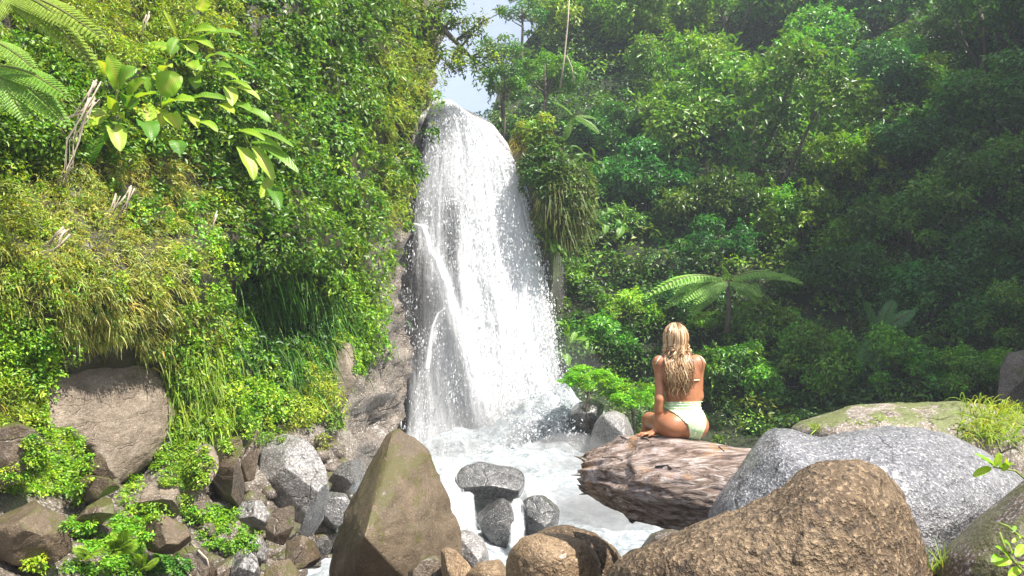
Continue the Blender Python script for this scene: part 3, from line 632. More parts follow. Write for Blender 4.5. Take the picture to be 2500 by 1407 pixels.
for a in [
 ('brown rock jutting in at the left edge above green moss', [(-70, 1060), (0, 1045), (45, 1040), (85, 1060), (106, 1095), (104, 1140), (60, 1165), (0, 1190), (-70, 1190)], 7.2, .45, 'brownwet', 4),
 ('two-faced grey-brown boulder in the lower left corner', [(-60, 1225), (20, 1213), (80, 1220), (105, 1250), (150, 1262), (160, 1300), (172, 1340), (130, 1365), (70, 1390), (-60, 1400)], 6.6, .5, 'pointed', 6),
 ('dark angular rock at the lower tip of the tan slab', [(185, 1140), (225, 1105), (250, 1120), (268, 1185), (230, 1185), (195, 1165)], 8.35, .25, 'brownwet', 4),
 ('mossy flat rock above the dark gap', [(175, 1190), (215, 1163), (262, 1170), (290, 1192), (240, 1215), (200, 1222)], 8.0, .3, 'brownwet', 3),
 ('thin brown slab leaning below the dark gap', [(183, 1275), (215, 1240), (260, 1210), (292, 1235), (285, 1260), (240, 1282), (200, 1292)], 7.75, .2, 'brownwet', 3),
 ('dark square rock with mossy top among the ferns', [(358, 1310), (362, 1272), (400, 1262), (450, 1290), (462, 1320), (430, 1345), (390, 1365), (365, 1345)], 7.7, .35, 'pointed', 5),
 ('dark rock at the bottom edge beside the pale root', [(425, 1360), (460, 1338), (495, 1350), (520, 1395), (510, 1460), (430, 1460)], 7.5, .3, 'brownwet', 4),
 ('brown rock at the bottom edge right of the pale root', [(505, 1400), (530, 1365), (570, 1355), (575, 1460), (505, 1460)], 7.7, .3, 'brownwet', 3),
 ('pale lilac rock at the bottom edge below the leafy clump', [(570, 1360), (600, 1345), (625, 1365), (635, 1410), (630, 1460), (565, 1460)], 7.6, .3, 'greyrough', 4),
 ('flat grey rock under the leafy clump', [(560, 1335), (590, 1318), (640, 1320), (658, 1345), (640, 1372), (580, 1370)], 8.3, .3, 'greyrough', 4),
 ('golden brown angular rock left of the pointed boulder', [(683, 1350), (700, 1325), (735, 1312), (765, 1325), (782, 1360), (770, 1380), (720, 1388), (690, 1375)], 8.7, .35, 'brownwet', 5),
 ('mossy rock at the bottom edge left of the pointed boulder', [(640, 1410), (670, 1375), (705, 1370), (725, 1400), (720, 1460), (640, 1460)], 8.2, .3, 'pointed', 3),
 ('small grey stone touching the pointed boulder', [(765, 1330), (785, 1315), (808, 1322), (812, 1350), (780, 1356)], 9.1, .2, 'wet', 2),
 ('smooth grey rounded rock below the pale rough boulder', [(575, 1255), (595, 1228), (635, 1226), (655, 1255), (650, 1285), (620, 1300), (590, 1290)], 9.1, .3, 'greyrough', 3),
 ('wedge of brown rock right of the smooth grey rounded rock', [(650, 1290), (665, 1250), (712, 1240), (715, 1285), (690, 1330), (660, 1345)], 8.95, .3, 'brownwet', 5),
 ('dark reddish column of rock left of the pale rough boulder', [(492, 1230), (500, 1170), (528, 1140), (530, 1060), (560, 1045), (580, 1070), (575, 1110), (592, 1180), (590, 1235), (530, 1250)], 10.0, .4, 'brownwet', 5),
 ('narrow brown rock leaning on the dark reddish column', [(585, 1160), (600, 1100), (622, 1050), (636, 1065), (630, 1110), (620, 1165), (595, 1172)], 10.3, .3, 'brownwet', 3),
 ('grey-brown rock face beside the green creeper strip', [(340, 1225), (360, 1190), (395, 1168), (425, 1175), (440, 1230), (430, 1260), (385, 1265), (350, 1250)], 8.7, .35, 'slab', 4),
 ('tan mossy rock ledge between creepers and dark column', [(440, 1270), (455, 1180), (480, 1100), (525, 1080), (530, 1150), (500, 1200), (500, 1270), (470, 1285)], 9.4, .3, 'slab', 3),
 ('pale rough glittering boulder at the cliff foot', [(590, 1235), (605, 1170), (622, 1100), (640, 1072), (700, 1062), (760, 1085), (785, 1130), (792, 1200), (780, 1270), (745, 1310), (700, 1305), (640, 1260)], 11.3, .7, 'greyrough', 5),
 ('dark wet rock in the shade behind the pointed boulder', [(778, 1250), (790, 1215), (830, 1190), (862, 1200), (850, 1260), (815, 1300), (785, 1290)], 12.0, .4, 'wet', 4),
 ('blue-grey wet rock above the pointed boulder flank', [(800, 1180), (830, 1140), (880, 1120), (900, 1150), (870, 1200), (820, 1215)], 13.2, .5, 'wet', 4),
 ('tall narrow brown rock fin beside the waterfall creepers', [(785, 1015), (805, 940), (830, 850), (852, 815), (872, 850), (866, 930), (840, 985), (805, 1030)], 15.6, .35, 'slab', 3)]:
    ctr = np.mean(a[1], 0); outline_rock('cliff_rock', a[0], ctr + (np.array(a[1], float) - ctr) * 1.13, a[2], a[3], a[4], p=2.4, amp=.045, freq=2.0, res=(84, 54), soft=1, cuts=a[5] + 7, group=LEFTR, seed=abs(hash(a[1][0])) % 97 + 3 if False else int(a[1][0][0] + a[1][0][1]) % 97 + 3)

# vegetated rock buttress on the right of the falls
BUT = 'rocky buttress hung with ferns and grass right of the waterfall'
outline_rock('rock_buttress', BUT, [(1238, 340), (1248, 292), (1275, 272), (1325, 276), (1345, 310), (1368, 372), (1412, 405), (1440, 465), (1438, 545), (1395, 600), (1345, 590), (1312, 530), (1285, 450), (1258, 400)], 23.6, 1.1, 'brownwet', amp=.07, res=(80, 50), cuts=3, seed=51)
def scatter(bvhs, cx, cy_, rx, ry, n, uni=True):
    out = []
    for _ in range(n):
        if uni: a = random.uniform(0, 6.283); q = math.sqrt(random.random()); x, y = cx + rx * q * math.cos(a), cy_ + ry * q * math.sin(a)
        else: x, y = random.gauss(cx, rx), random.gauss(cy_, ry)
        h = ray(x, y, bvhs)
        if h: out.append((np.array(h[0]), np.array(h[1]) if Vector(h[1]).dot(Vector(CAM) - h[0]) > 0 else -np.array(h[1])))
    if not out: return np.zeros((0, 3)), np.zeros((0, 3))
    return np.array([o[0] for o in out]), np.array([o[1] for o in out])
g = Geo(); gb2 = Geo(); bb = [BVHS[BUT]]
for cx_, cy2, rx, ry, n, col, lp in ((1300, 310, 55, 45, 60, (.25, .35, .04), 11), (1390, 470, 55, 70, 110, (.10, .16, .025), 11), (1330, 420, 45, 60, 60, (.07, .15, .02), 13), (1360, 560, 60, 50, 60, (.10, .13, .03), 10), (1345, 350, 40, 40, 40, (.10, .2, .02), 13)):
    p_, n_ = scatter(bb, cx_, cy2, rx, ry, n); m2 = p_[:, 1] / F
    clump_leaves(g, p_ + n_ * .1, norm(n_ + [0, 0, .4]), RNG.uniform(10, 24, len(p_)) * m2, 46, lp * m2, vary(col, len(p_), .2), .42)
p_, n_ = scatter(bb, 1300, 320, 60, 60, 500); m2 = p_[:, 1] / F
blades(gb2, p_, norm(n_ + rdir(len(p_)) * .6), RNG.uniform(18, 40, len(p_)) * m2, 3.6 * m2, vary((.34, .33, .08), len(p_)), .9)
p_, n_ = scatter(bb, 1385, 500, 70, 100, 700); m2 = p_[:, 1] / F
blades(gb2, p_, norm(n_ * .8 + rdir(len(p_)) * .4), RNG.uniform(18, 46, len(p_)) * m2, 4 * m2, vary((.14, .17, .04), len(p_)), 1.2)
add('buttress_creepers', g.mesh('buttress_creepers', LEAF), kind='stuff'); add('buttress_grass', gb2.mesh('buttress_grass', BLADE), kind='stuff')

# loose stones filling the gaps between the boulders
g = Geo(); ico = None
ph_ = [(0, 0, 1)] + [(math.cos(a) * .9, math.sin(a) * .9, .42) for a in np.arange(5) * 1.2566] + [(math.cos(a + .63) * .9, math.sin(a + .63) * .9, -.42) for a in np.arange(5) * 1.2566] + [(0, 0, -1)]
IT = [(0, k, k % 5 + 1) for k in range(1, 6)] + [(k, k + 5, k % 5 + 1) for k in range(1, 6)] + [(k % 5 + 1, k + 5, k % 5 + 6) for k in range(1, 6)] + [(11, k % 5 + 6, k + 5) for k in range(1, 6)]
ph_ = np.array(ph_)
for cx_, cy2, rx, ry, n in ((330, 1330, 340, 60, 60), (680, 1330, 140, 80, 70), (560, 1200, 120, 90, 30), (800, 1200, 70, 120, 60), (250, 1210, 90, 40, 16)):
    p_, n_ = scatter([CLIFF_BVH], cx_, cy2, rx, ry, n)
    for q in p_:
        s_ = random.uniform(.05, .16) * (q[1] / 9); v_ = ph_ * np.array([random.uniform(.6, 1.2), random.uniform(.6, 1.2), random.uniform(.5, .9)]) * s_ * RNG.uniform(.8, 1.15, (12, 1))
        g.put(q + v_ @ np.array(Matrix.Rotation(random.uniform(0, 6), 3, 'Z')), None, IT)
add('rubble', g.mesh('rubble', M['darkbrown']), kind='stuff')

# ground cover between the rocks at lower left
g = Geo(); allb = [CLIFF_BVH] + [b for k, b in BVHS.items() if k != BUT]
for cx_, cy2, rx, ry, n, col, lp in ((130, 1105, 75, 60, 120, (.20, .36, .02), 8), (120, 1165, 110, 50, 130, (.22, .38, .02), 8), (60, 1195, 60, 20, 30, (.2, .36, .02), 8), (215, 1130, 20, 20, 14, (.2, .36, .02), 8), (270, 1330, 95, 65, 130, (.17, .36, .02), 11),
    (330, 1300, 40, 40, 40, (.15, .34, .02), 11), (320, 1210, 28, 50, 36, (.2, .36, .02), 8), (370, 1255, 50, 24, 36, (.2, .36, .02), 8), (430, 1140, 60, 55, 100, (.18, .31, .02), 8), (455, 1210, 18, 70, 36, (.18, .32, .02), 7),
    (540, 1270, 50, 24, 50, (.17, .34, .02), 9), (545, 1310, 60, 40, 70, (.15, .32, .02), 10), (620, 1300, 16, 12, 10, (.17, .34, .02), 9), (400, 1385, 60, 25, 40, (.07, .2, .02), 10), (90, 1380, 26, 18, 16, (.26, .40, .02), 12), (260, 1395, 120, 20, 40, (.12, .28, .02), 11), (480, 1130, 40, 60, 50, (.2, .34, .02), 8), (500, 1255, 40, 20, 20, (.17, .34, .02), 9), (590, 1330, 40, 20, 20, (.15, .32, .02), 9), (190, 1290, 40, 20, 20, (.15, .32, .02), 9), (655, 1070, 40, 20, 16, (.14, .26, .02), 8), (440, 1040, 20, 60, 40, (.2, .34, .02), 9), (90, 1010, 24, 40, 26, (.24, .36, .02), 9),
    (590, 1005, 40, 40, 46, (.16, .36, .02), 12), (755, 1010, 18, 40, 26, (.22, .34, .02), 9), (815, 1030, 18, 26, 20, (.12, .22, .02), 9), (880, 850, 26, 70, 60, (.16, .33, .02), 9), (850, 770, 60, 50, 60, (.15, .30, .02), 11), (720, 980, 60, 60, 60, (.12, .17, .02), 9),
    (560, 1090, 14, 18, 8, (.2, .34, .02), 8), (950, 640, 10, 30, 10, (.16, .3, .02), 8), (790, 1090, 10, 40, 12, (.24, .26, .04), 8), (180, 1205, 30, 26, 26, (.14, .3, .02), 9)):
    p_, n_ = scatter(allb, cx_, cy2, rx, ry, n); m2 = p_[:, 1] / F
    clump_leaves(g, p_ + n_ * .02, norm(n_ * .5 + [0, 0, .7]), RNG.uniform(8, 17, len(p_)) * m2, 30, lp * m2, vary(col, len(p_), .15, .1), .5, up=.7)
add('ground_cover', g.mesh('ground_cover', LEAF), kind='stuff')

# ================================================================== THE FALLEN LOG
t = NT('log_wood'); tc_ = t.n('TexCoord').outputs['Object']; v = t.mapv(tc_, (1.2, 9, 9)); v2 = t.mapv(tc_, (2.5, 3, 3))
n1 = t.noise(v, 2.6, 8, .7, .8); n2 = t.noise(v2, 2.0, 6, .65); n3 = t.noise(t.mapv(tc_, (3, 26, 26)), 3.0, 5, .7, .5)
c = t.ramp(n1, [(.34, (.03, .018, .013)), (.46, (.17, .11, .08)), (.55, (.36, .28, .24)), (.66, (.55, .49, .46))])
c = t.mix(t.ramp(n2, [(.58, 0.0), (.70, .75)]), c, (.42, .20, .05))
c = t.mix(t.ramp(n3, [(.30, .85), (.42, 0.0)]), c, (.02, .013, .01))
c = t.mix(t.ramp(t.noise(v2, 3.3, 5, .6), [(.55, 0.0), (.68, .5)]), c, (.42, .36, .38))
h = t.math('ADD', t.math('MULTIPLY', n1, .8), t.math('MULTIPLY', n3, .6))
p_ = t.n('BsdfPrincipled', Base__Color=c, Roughness=.45, Normal=t.bump(h, 1.0, .03)); t.i(p_, 'Coat Weight', .25); t.i(p_, 'Coat Roughness', .3); M['log'] = t.done(p_.outputs[0])
A0, A1 = P(1432, 1150, 6.05), P(2050, 1225, 5.45); ax = norm(A1 - A0); LL = np.linalg.norm(A1 - A0)
e1 = norm(np.cross(ax, [0, 0, 1])); e2 = np.cross(e1, ax)            # e1 horizontal, e2 up
NU, NS = 170, 110; u = np.linspace(0, 1, NU); th = np.linspace(0, 2 * np.pi, NS, endpoint=False)
rad = interp(u, [0, .015, .05, .12, .22, .36, .6, 1.0], [.135, .17, .205, .245, .288, .312, .30, .30])
cenl = A0 + ax * (u * LL)[:, None] + np.array([0, 0, 1.0]) * interp(u, [0, .1, .3, .6, 1], [-.02, .0, .0, -.02, -.06])[:, None]
rr = np.repeat(rad[:, None], NS, 1); dirs = e1 * np.cos(th)[:, None] + e2 * np.sin(th)[:, None]
Vl = cenl[:, None] + dirs[None] * rr[..., None]
q = np.stack([np.repeat((u * LL)[:, None], NS, 1) * 1.1, np.cos(th)[None] * 1.6 + 0 * rr, np.sin(th)[None] * 1.6 + 0 * rr], -1)
dsp = .05 * fbm(q, 1.2, 3, 61) + .03 * fbm(q * np.array([1, 3, 3]), 1.6, 4, 62, .6, True) + .016 * fbm(q * np.array([1.2, 7, 7]), 2.0, 3, 63, .6, True)
top = np.clip(np.sin(th), 0, 1)[None] ** 2 * sstep(.12, .3, u)[:, None] * sstep(.75, .6, u)[:, None]
dsp = dsp * (1 - .75 * top) 
# step where the bark has broken away near the left end
dsp = dsp - .035 * sstep(.03, -.03, (u * LL)[:, None] - .33 - .08 * np.sin(th * 3)[None] - .05 * np.sin(th * 7 + 1)[None]) 
Vl = Vl + dirs[None] * dsp[..., None]
jag = .09 * fbm(np.stack([np.cos(th) * 3, np.sin(th) * 3, th * 0], -1), 1.6, 4, 64) + .05 * fbm(np.stack([np.cos(th) * 9, np.sin(th) * 9, th * 0], -1), 1, 2, 65)
Vl = Vl + ax * (jag[None] * (1 - sstep(0, .09, u))[:, None])[..., None]
Vf = Vl.reshape(-1, 3); capc = A0 + ax * .06
i = np.arange(NU - 1)[:, None] * NS; j = np.arange(NS)[None]; k = (j + 1) % NS
Q = np.stack([i + j, i + k, i + NS + k, i + NS + j], -1).reshape(-1, 4); Vf = np.concatenate([Vf, capc[None], (A1)[None]]); jj = np.arange(NS); kk = (jj + 1) % NS
T = np.concatenate([np.stack([kk, jj, np.full(NS, NU * NS)], -1), np.stack([(NU - 1) * NS + jj, (NU - 1) * NS + kk, np.full(NS, NU * NS + 1)], -1)])
LOG_BVH = BVHTree.FromPolygons([tuple(x) for x in Vf], Q.tolist() + T.tolist())
log = empty('fallen_log', A0 + np.array([.9, 0, -.5]), 'thick weathered fallen log with a splintered left end', 'log')
log.rotation_euler = (0, 0, 0)
part('trunk', make_mesh('trunk', Vf, [Q, T], M['log'], smooth=True), log)
gs = Geo(); rs = np.random.default_rng(5)
for k_ in range(26):
    a = rs.uniform(0, 6.28); r0 = rs.uniform(.04, .17); s0 = A0 + ax * rs.uniform(.02, .12) + (e1 * math.cos(a) + e2 * math.sin(a)) * r0
    e_ = s0 - ax * rs.uniform(.02, .12) + rs.normal(0, .03, 3); tube(gs, [s0, (s0 + e_) / 2 + rs.normal(0, .006, 3), e_], [.016, .011, .002], 5)
part('splinters', gs.mesh('splinters', M['darkbrown'], False), log, kind='stuff')
gs = Geo(); s0 = P(1560, 1225, 5.85); tube(gs, [s0, P(1550, 1258, 5.85), P(1540, 1275, 5.83)], [.06, .045, .018], 8); part('branch_stub', gs.mesh('branch_stub', M['darkbrown'], True), log)
M['crack'] = rock_mat('split_bark', [(.012, .009, .008), (.02, .014, .012), (.035, .025, .02)], 4, .2, .8, .8)
for pts in ([(1520, 1062), (1545, 1058), (1565, 1070), (1580, 1072), (1590, 1082)], [(1470, 1118), (1500, 1116), (1520, 1124)], [(1745, 1075), (1755, 1092), (1768, 1102)], [(1600, 1140), (1630, 1136), (1640, 1145)], [(1490, 1075), (1515, 1066), (1530, 1072)]):
    w3 = []
    for x, y in pts:
        h = ray(x, y, [LOG_BVH])
        if h: w3.append(np.array(h[0]) - .004 * np.array(P(x, y, 1) - CAM))
    if len(w3) > 1:
        gs = Geo(); tube(gs, w3, np.linspace(.007, .003, len(w3)), 6); part('bark_split', gs.mesh('bark_split', M['crack']), log)
# ================================================================== WATER
def water_mat(name, attr=True, thick=1.0, sx=34, sy=2.2, veil=False):
    t = NT(name); tc_ = t.n('Attribute', _attribute_name='flow').outputs['Vector']
    v = t.mapv(tc_, (sx, sy, 1)); n1 = t.noise(v, 1.0, 5, .6, .5); n2 = t.noise(t.mapv(tc_, (sx * 2.6, sy * 7, 1)), 1.0, 4, .65, .3)
    n3 = t.noise(t.mapv(tc_, (150, 42, 1)), 1.0, 3, .6, .6)
    n = t.math('ADD', t.math('ADD', t.math('MULTIPLY', n1, .46), t.math('MULTIPLY', n2, .32)), t.math('MULTIPLY', n3, .22))
    d = t.n('Attribute', _attribute_name='dens').outputs['Fac']
    a = t.math('ADD', n, t.math('SUBTRACT', d, .5))
    al = t.ramp(a, [(.34, 0.0), (.72, 1.0)]); al = t.math('MULTIPLY', al, thick)
    dif = t.n('BsdfDiffuse', Color=(.95, .96, .98, 1), Normal=t.bump(n, .6, .12)); tr = t.n('BsdfTranslucent', Color=(.95, .96, .98, 1))
    m = t.n('MixShader', i0=.48, i1=dif.outputs[0], i2=tr.outputs[0])
    m2 = t.n('MixShader', i0=al, i1=t.n('BsdfTransparent').outputs[0], i2=m.outputs[0])
    return t.done(m2.outputs[0])
M['fall'] = water_mat('falling_water'); M['fall2'] = water_mat('falling_water_inner', sx=26, sy=1.5, thick=.95); M['veil'] = water_mat('water_veil', sx=60, sy=1.2, thick=.6)
t = NT('foam'); v = t.n('TexCoord').outputs['Object']; n = t.noise(v, 5, 7, .7, .4)
c = t.ramp(n, [(.30, (.22, .29, .33)), (.42, (.48, .54, .58)), (.56, (.74, .78, .81))])
dif = t.n('BsdfDiffuse', Color=c, Normal=t.bump(n, 1.0, .2)); tr = t.n('BsdfTranslucent', Color=(.85, .9, .92, 1)); mm = t.n('MixShader', i0=.25, i1=dif.outputs[0], i2=tr.outputs[0]); M['foam'] = t.done(mm.outputs[0])
t = NT('droplets'); dif = t.n('BsdfDiffuse', Color=(.93, .94, .96, 1)); tr = t.n('BsdfTranslucent', Color=(.9, .92, .95, 1)); mm = t.n('MixShader', i0=.4, i1=dif.outputs[0], i2=tr.outputs[0]); M['drop'] = t.done(mm.outputs[0])

W_PY = [243, 258, 275, 300, 350, 400, 500, 600, 700, 800, 900, 1000, 1060, 1140]
W_L = [1058, 1052, 1048, 1044, 1036, 1026, 1006, 998, 990, 988, 988, 988, 986, 984]
W_R = [1100, 1130, 1175, 1208, 1238, 1252, 1284, 1306, 1326, 1345, 1360, 1374, 1398, 1432]
def fall_depth(py): return interp(py, [240, 262, 300, 500, 800, 1140], [25.2, 24.7, 24.35, 23.9, 23.4, 22.8])
def blob(px, py, x, y, rx, ry): return np.exp(-((px - x) / rx) ** 2 - ((py - y) / ry) ** 2)
def dens_fn(px, py, u):
    main = sstep(.30, .50, u + .03 * np.sin(py * .012)) * interp(py, [240, 400, 700, 1140], [1.0, .98, .93, .95])
    left = interp(py, [240, 330, 430, 520, 700, 1000, 1140], [.90, .84, .70, .56, .50, .52, .7])
    d = np.maximum(main, left) 
    d -= .16 * blob(px, py, 1100, 560, 26, 130) + .2 * blob(px, py, 1165, 330, 10, 60) + .22 * blob(px, py, 1010, 760, 26, 160)
    d -= .16 * sstep(.8, .96, u) * sstep(450, 700, py)
    rx = interp(py, [540, 600, 660, 740, 800, 900, 1000, 1140], [1030, 1044, 1075, 1100, 1125, 1160, 1185, 1215])
    d += .50 * np.exp(-((px - rx) / interp(py, [540, 800, 1140], [11, 16, 40])) ** 2) * sstep(530, 560, py)
    d += .25 * np.exp(-((px - interp(py, [740, 850, 1000], [1085, 1050, 1030])) / 6) ** 2) * sstep(735, 760, py) * sstep(960, 850, py)
    d += .3 * sstep(1020, 1120, py)
    return np.clip(d, 0.02, 1.0)
fall = empty('waterfall', P(1180, 1140, 22.8), 'tall white waterfall plunging down the dark rock wall between cliff and hillside', 'waterfall', None, 'structure')
def sheet(name, mat, dY, dd, seed, u0=0.0, u1=1.0, bulge=.22, NU=90, NVv=170):
    rows = 243 + (1150 - 243) * np.linspace(0, 1, NVv) ** .95; us = np.linspace(u0, u1, NU)
    Lp, Rp = interp(rows, W_PY, W_L), interp(rows, W_PY, W_R)
    PX = Lp[:, None] + (Rp - Lp)[:, None] * us[None]; PY = np.repeat(rows[:, None], NU, 1)
    PY = PY + interp(PX, [1040, 1110, 1170, 1205, 1240, 1500], [-3, 2, 20, 40, 60, 60]) * sstep(420, 243, PY)
    U = np.repeat(us[None], NVv, 0); Y = fall_depth(PY) + dY - .35 * np.sin(np.pi * U)
    q = np.stack([U * 9, PY * .004, U * 0 + seed], -1); Y = Y - bulge * fbm(q, 1.0, 4, seed) - .06 * fbm(np.stack([U * 40, PY * .02, U * 0 + seed], -1), 1, 3, seed + 3)
    V = P(PX, PY, Y); edge = np.minimum(sstep(0, .05, U - u0), sstep(0, .05, u1 - U))
    D = dens_fn(PX, PY, U) + dd; D = D * (.55 + .45 * edge) - (1 - edge) * .12
    me = make_mesh(name, V.reshape(-1, 3), gridQ(NVv, NU)[:, ::-1], M[mat], smooth=True, extra={'dens': np.clip(D, 0, 1).ravel()})
    fl = np.stack([U + seed * 1.7, (PY - 243) / 900.0 * 3.0, U * 0], -1).reshape(-1, 3).astype(np.float32)
    a = me.attributes.new('flow', 'FLOAT_VECTOR', 'POINT'); a.data.foreach_set('vector', fl.ravel())
    return part(name, me, fall)
sheet('water_sheet', 'fall2', 0.0, .06, 3); sheet('water_sheet', 'fall', -.2, .0, 5); sheet('water_sheet', 'fall', -.4, -.04, 8, .04, 1.0)
sheet('water_veil', 'veil', -.75, -.18, 11, -.02, .5)
# bright jet thrown out by the ledge
def jet(name, pts, width, Y0, mat, dn, seed):
    pts = np.asarray(pts, float); tt = np.linspace(0, len(pts) - 1, 60); cx = np.interp(tt, range(len(pts)), pts[:, 0]); cyy = np.interp(tt, range(len(pts)), pts[:, 1]); wd = np.interp(tt, np.linspace(0, len(pts) - 1, len(width)), width)
    us = np.linspace(-1, 1, 13); PX = cx[:, None] + wd[:, None] * us[None]; PY = np.repeat(cyy[:, None], 13, 1); U = np.repeat(us[None], 60, 0)
    Y = fall_depth(PY) + Y0 - .14 * np.cos(U * 1.5) - .05 * fbm(np.stack([U * 4, PY * .03, U * 0], -1), 1, 3, seed)
    me = make_mesh(name, P(PX, PY, Y).reshape(-1, 3), gridQ(60, 13)[:, ::-1], M[mat], smooth=True, extra={'dens': (dn - .55 * U ** 2).ravel()})
    fl = np.stack([U * .08 + seed, (PY - 243) / 900.0 * 3.0, U * 0], -1).reshape(-1, 3).astype(np.float32)
    a = me.attributes.new('flow', 'FLOAT_VECTOR', 'POINT'); a.data.foreach_set('vector', fl.ravel()); part(name, me, fall)
jet('jet', [(1008, 545), (1030, 552), (1040, 580), (1046, 610), (1070, 640), (1088, 690), (1100, 745), (1122, 800), (1150, 890), (1178, 980), (1205, 1070), (1215, 1140)], [7, 10, 12, 14, 18, 30, 44], -.95, 'fall', 1.0, 21)
jet('jet', [(1100, 745), (1070, 765), (1055, 800), (1048, 850), (1042, 900)], [4, 4, 5, 7, 9], -.95, 'fall', .85, 23)

# droplets torn off the sheet, drawn out along the fall
def drops(n, fpos, size, stretch=2.6, name='spray'):
    pos, vel = fpos(n); n = len(pos); s = RNG.lognormal(0, .45, n) * size
    O = np.array([[1, 0, 0], [-1, 0, 0], [0, 1, 0], [0, -1, 0]], float); up = norm(vel)
    a = norm(np.cross(up, rdir(n))); b = np.cross(up, a); st = stretch * RNG.uniform(.5, 1.6, n)
    V = np.stack([pos + a * s[:, None], pos + b * s[:, None], pos - a * s[:, None], pos - b * s[:, None], pos + up * (s * st)[:, None], pos - up * (s * st)[:, None]], 1)
    base = np.arange(n)[:, None] * 6; T = np.concatenate([base + [k, (k + 1) % 4, 4] for k in range(4)] + [base + [(k + 1) % 4, k, 5] for k in range(4)])
    me = make_mesh(name, V.reshape(-1, 3), T, M['drop'], smooth=True); return part(name, me, fall, kind='stuff')
def on_fall(n):
    py = 250 + (1140 - 250) * RNG.uniform(0, 1, n * 3); u = RNG.uniform(-.02, 1.03, n * 3)
    L_, R_ = interp(py, W_PY, W_L), interp(py, W_PY, W_R); px = L_ + (R_ - L_) * u; d = dens_fn(px, py, u)
    clump = fbm(np.stack([px * .03, py * .012, px * 0], -1), 1, 3, 77)
    ok = RNG.uniform(size=n * 3) < np.clip((d - .25) * .9 + clump * .5, 0, 1); px, py, u = px[ok][:n], py[ok][:n], u[ok][:n]
    py = py + interp(px, [1040, 1110, 1170, 1205, 1240, 1500], [0, 4, 24, 44, 64, 64]) * sstep(420, 243, py)
    return P(px, py, fall_depth(py) - .35 * np.sin(np.pi * np.clip(u, 0, 1)) - RNG.uniform(.3, 1.15, len(px))), np.stack([RNG.normal(0, .12, len(px)), -.1 + 0 * px, -1 + 0 * px], -1)
drops(24000, on_fall, .006, 4.0)
def edge_spray(n):
    py = RNG.uniform(380, 1120, n); R_ = interp(py, W_PY, W_R); px = R_ + RNG.exponential(7, n) * interp(py, [380, 1100], [.7, 1.6]) - 8
    return P(px, py, fall_depth(py) - RNG.uniform(0, .8, n)), np.stack([RNG.normal(.1, .1, n), 0 * px, -1 + 0 * px], -1)
drops(7000, edge_spray, .009, 2.2)
SPL = [(1330, 1075, 60, 80), (1375, 1080, 50, 60), (1330, 1085, 60, 50), (1390, 1110, 60, 40), (1215, 1110, 80, 30), (1090, 1130, 30, 40), (1440, 1100, 30, 35), (1300, 1150, 90, 40), (1420, 1180, 80, 60)]
def splash(n):
    k = RNG.integers(0, len(SPL), n); a = np.array(SPL, float)[k]; px = a[:, 0] + RNG.normal(0, .6, n) * a[:, 2]; py = a[:, 1] - np.abs(RNG.normal(0, .6, n)) * a[:, 3] + 14
    pos = P(px, py, RNG.uniform(19.5, 22.8, n)); return pos, np.stack([RNG.normal(0, .6, n), RNG.normal(0, .5, n), RNG.uniform(.2, 1, n)], -1)
drops(17000, splash, .013, 1.7)

# foaming pool and cascade running out between the boulders
xs = np.linspace(-4.5, 5.5, 150); ys = np.linspace(8.0, 25.0, 190); X, Yg = np.meshgrid(xs, ys)
Z = .30 + .55 * sstep(13.2, 15.5, Yg - .4 * X) + .0 * X
q = np.stack([X, Yg, X * 0], -1); Z = Z + .17 * fbm(q, 1.1, 5, 81, .55, True) * sstep(8.5, 11, Yg) + .05 * fbm(q, 3.5, 3, 82)
for x_, y_, r_, h_ in ((.95, 21.4, 1.0, 1.05), (1.7, 20.9, .8, .75), (-.2, 22.0, 1.1, .45), (-1.6, 21.0, .9, .4), (2.3, 21.6, .6, .6), (.6, 19.0, 1.2, .3)):
    Z = Z + h_ * np.exp(-((X - x_) ** 2 + (Yg - y_) ** 2) / r_ ** 2) * (1 + .35 * fbm(q, 2.2, 3, 83))
add('water', make_mesh('water', np.stack([X, Yg, Z], -1).reshape(-1, 3), gridQ(190, 150)[:, ::-1], M['foam'], smooth=True), kind='structure')
# strands of white water spilling past the dark boulder
casc = empty('cascade', P(1260, 1340, 12.0), 'narrow white cascade spilling between the dark boulders into the pool', 'cascade', None, 'structure')
def strand(cx, py0, py1, w0, w1, Y0, Y1, seed, lean=0):
    vv = np.linspace(0, 1, 40); us = np.linspace(-1, 1, 15); U = np.repeat(us[None], 40, 0); Vv = np.repeat(vv[:, None], 15, 1)
    PX = cx + lean * Vv + U * (w0 + (w1 - w0) * Vv); PY = py0 + (py1 - py0) * Vv ** 1.3; Y = Y0 + (Y1 - Y0) * Vv - .2 * np.cos(U * 1.4) - .12 * fbm(np.stack([U * 4, Vv * 3, U * 0 + seed], -1), 1, 3, seed)
    me = make_mesh('water_strand', P(PX, PY, Y).reshape(-1, 3), gridQ(40, 15)[:, ::-1], M['fall'], smooth=True, extra={'dens': np.clip(.80 - .75 * U ** 2 + .25 * fbm(np.stack([U * 3, Vv * 2, U * 0 + seed], -1), 1, 3, seed + 1) - .5 * sstep(.12, 0, Vv) - .45 * sstep(.85, 1, Vv), 0, 1).ravel()})
    fl = np.stack([U * .12 + seed, Vv * 1.2, U * 0], -1).reshape(-1, 3).astype(np.float32)
    a = me.attributes.new('flow', 'FLOAT_VECTOR', 'POINT'); a.data.foreach_set('vector', fl.ravel()); part('water_strand', me, casc)
strand(1262, 1215, 1350, 16, 28, 13.4, 12.0, 31); strand(1092, 1120, 1330, 26, 36, 14.6, 11.6, 32, 30); strand(1140, 1200, 1350, 24, 40, 13.0, 12.0, 33); strand(1310, 1180, 1260, 40, 60, 15.2, 13.6, 34, 20)

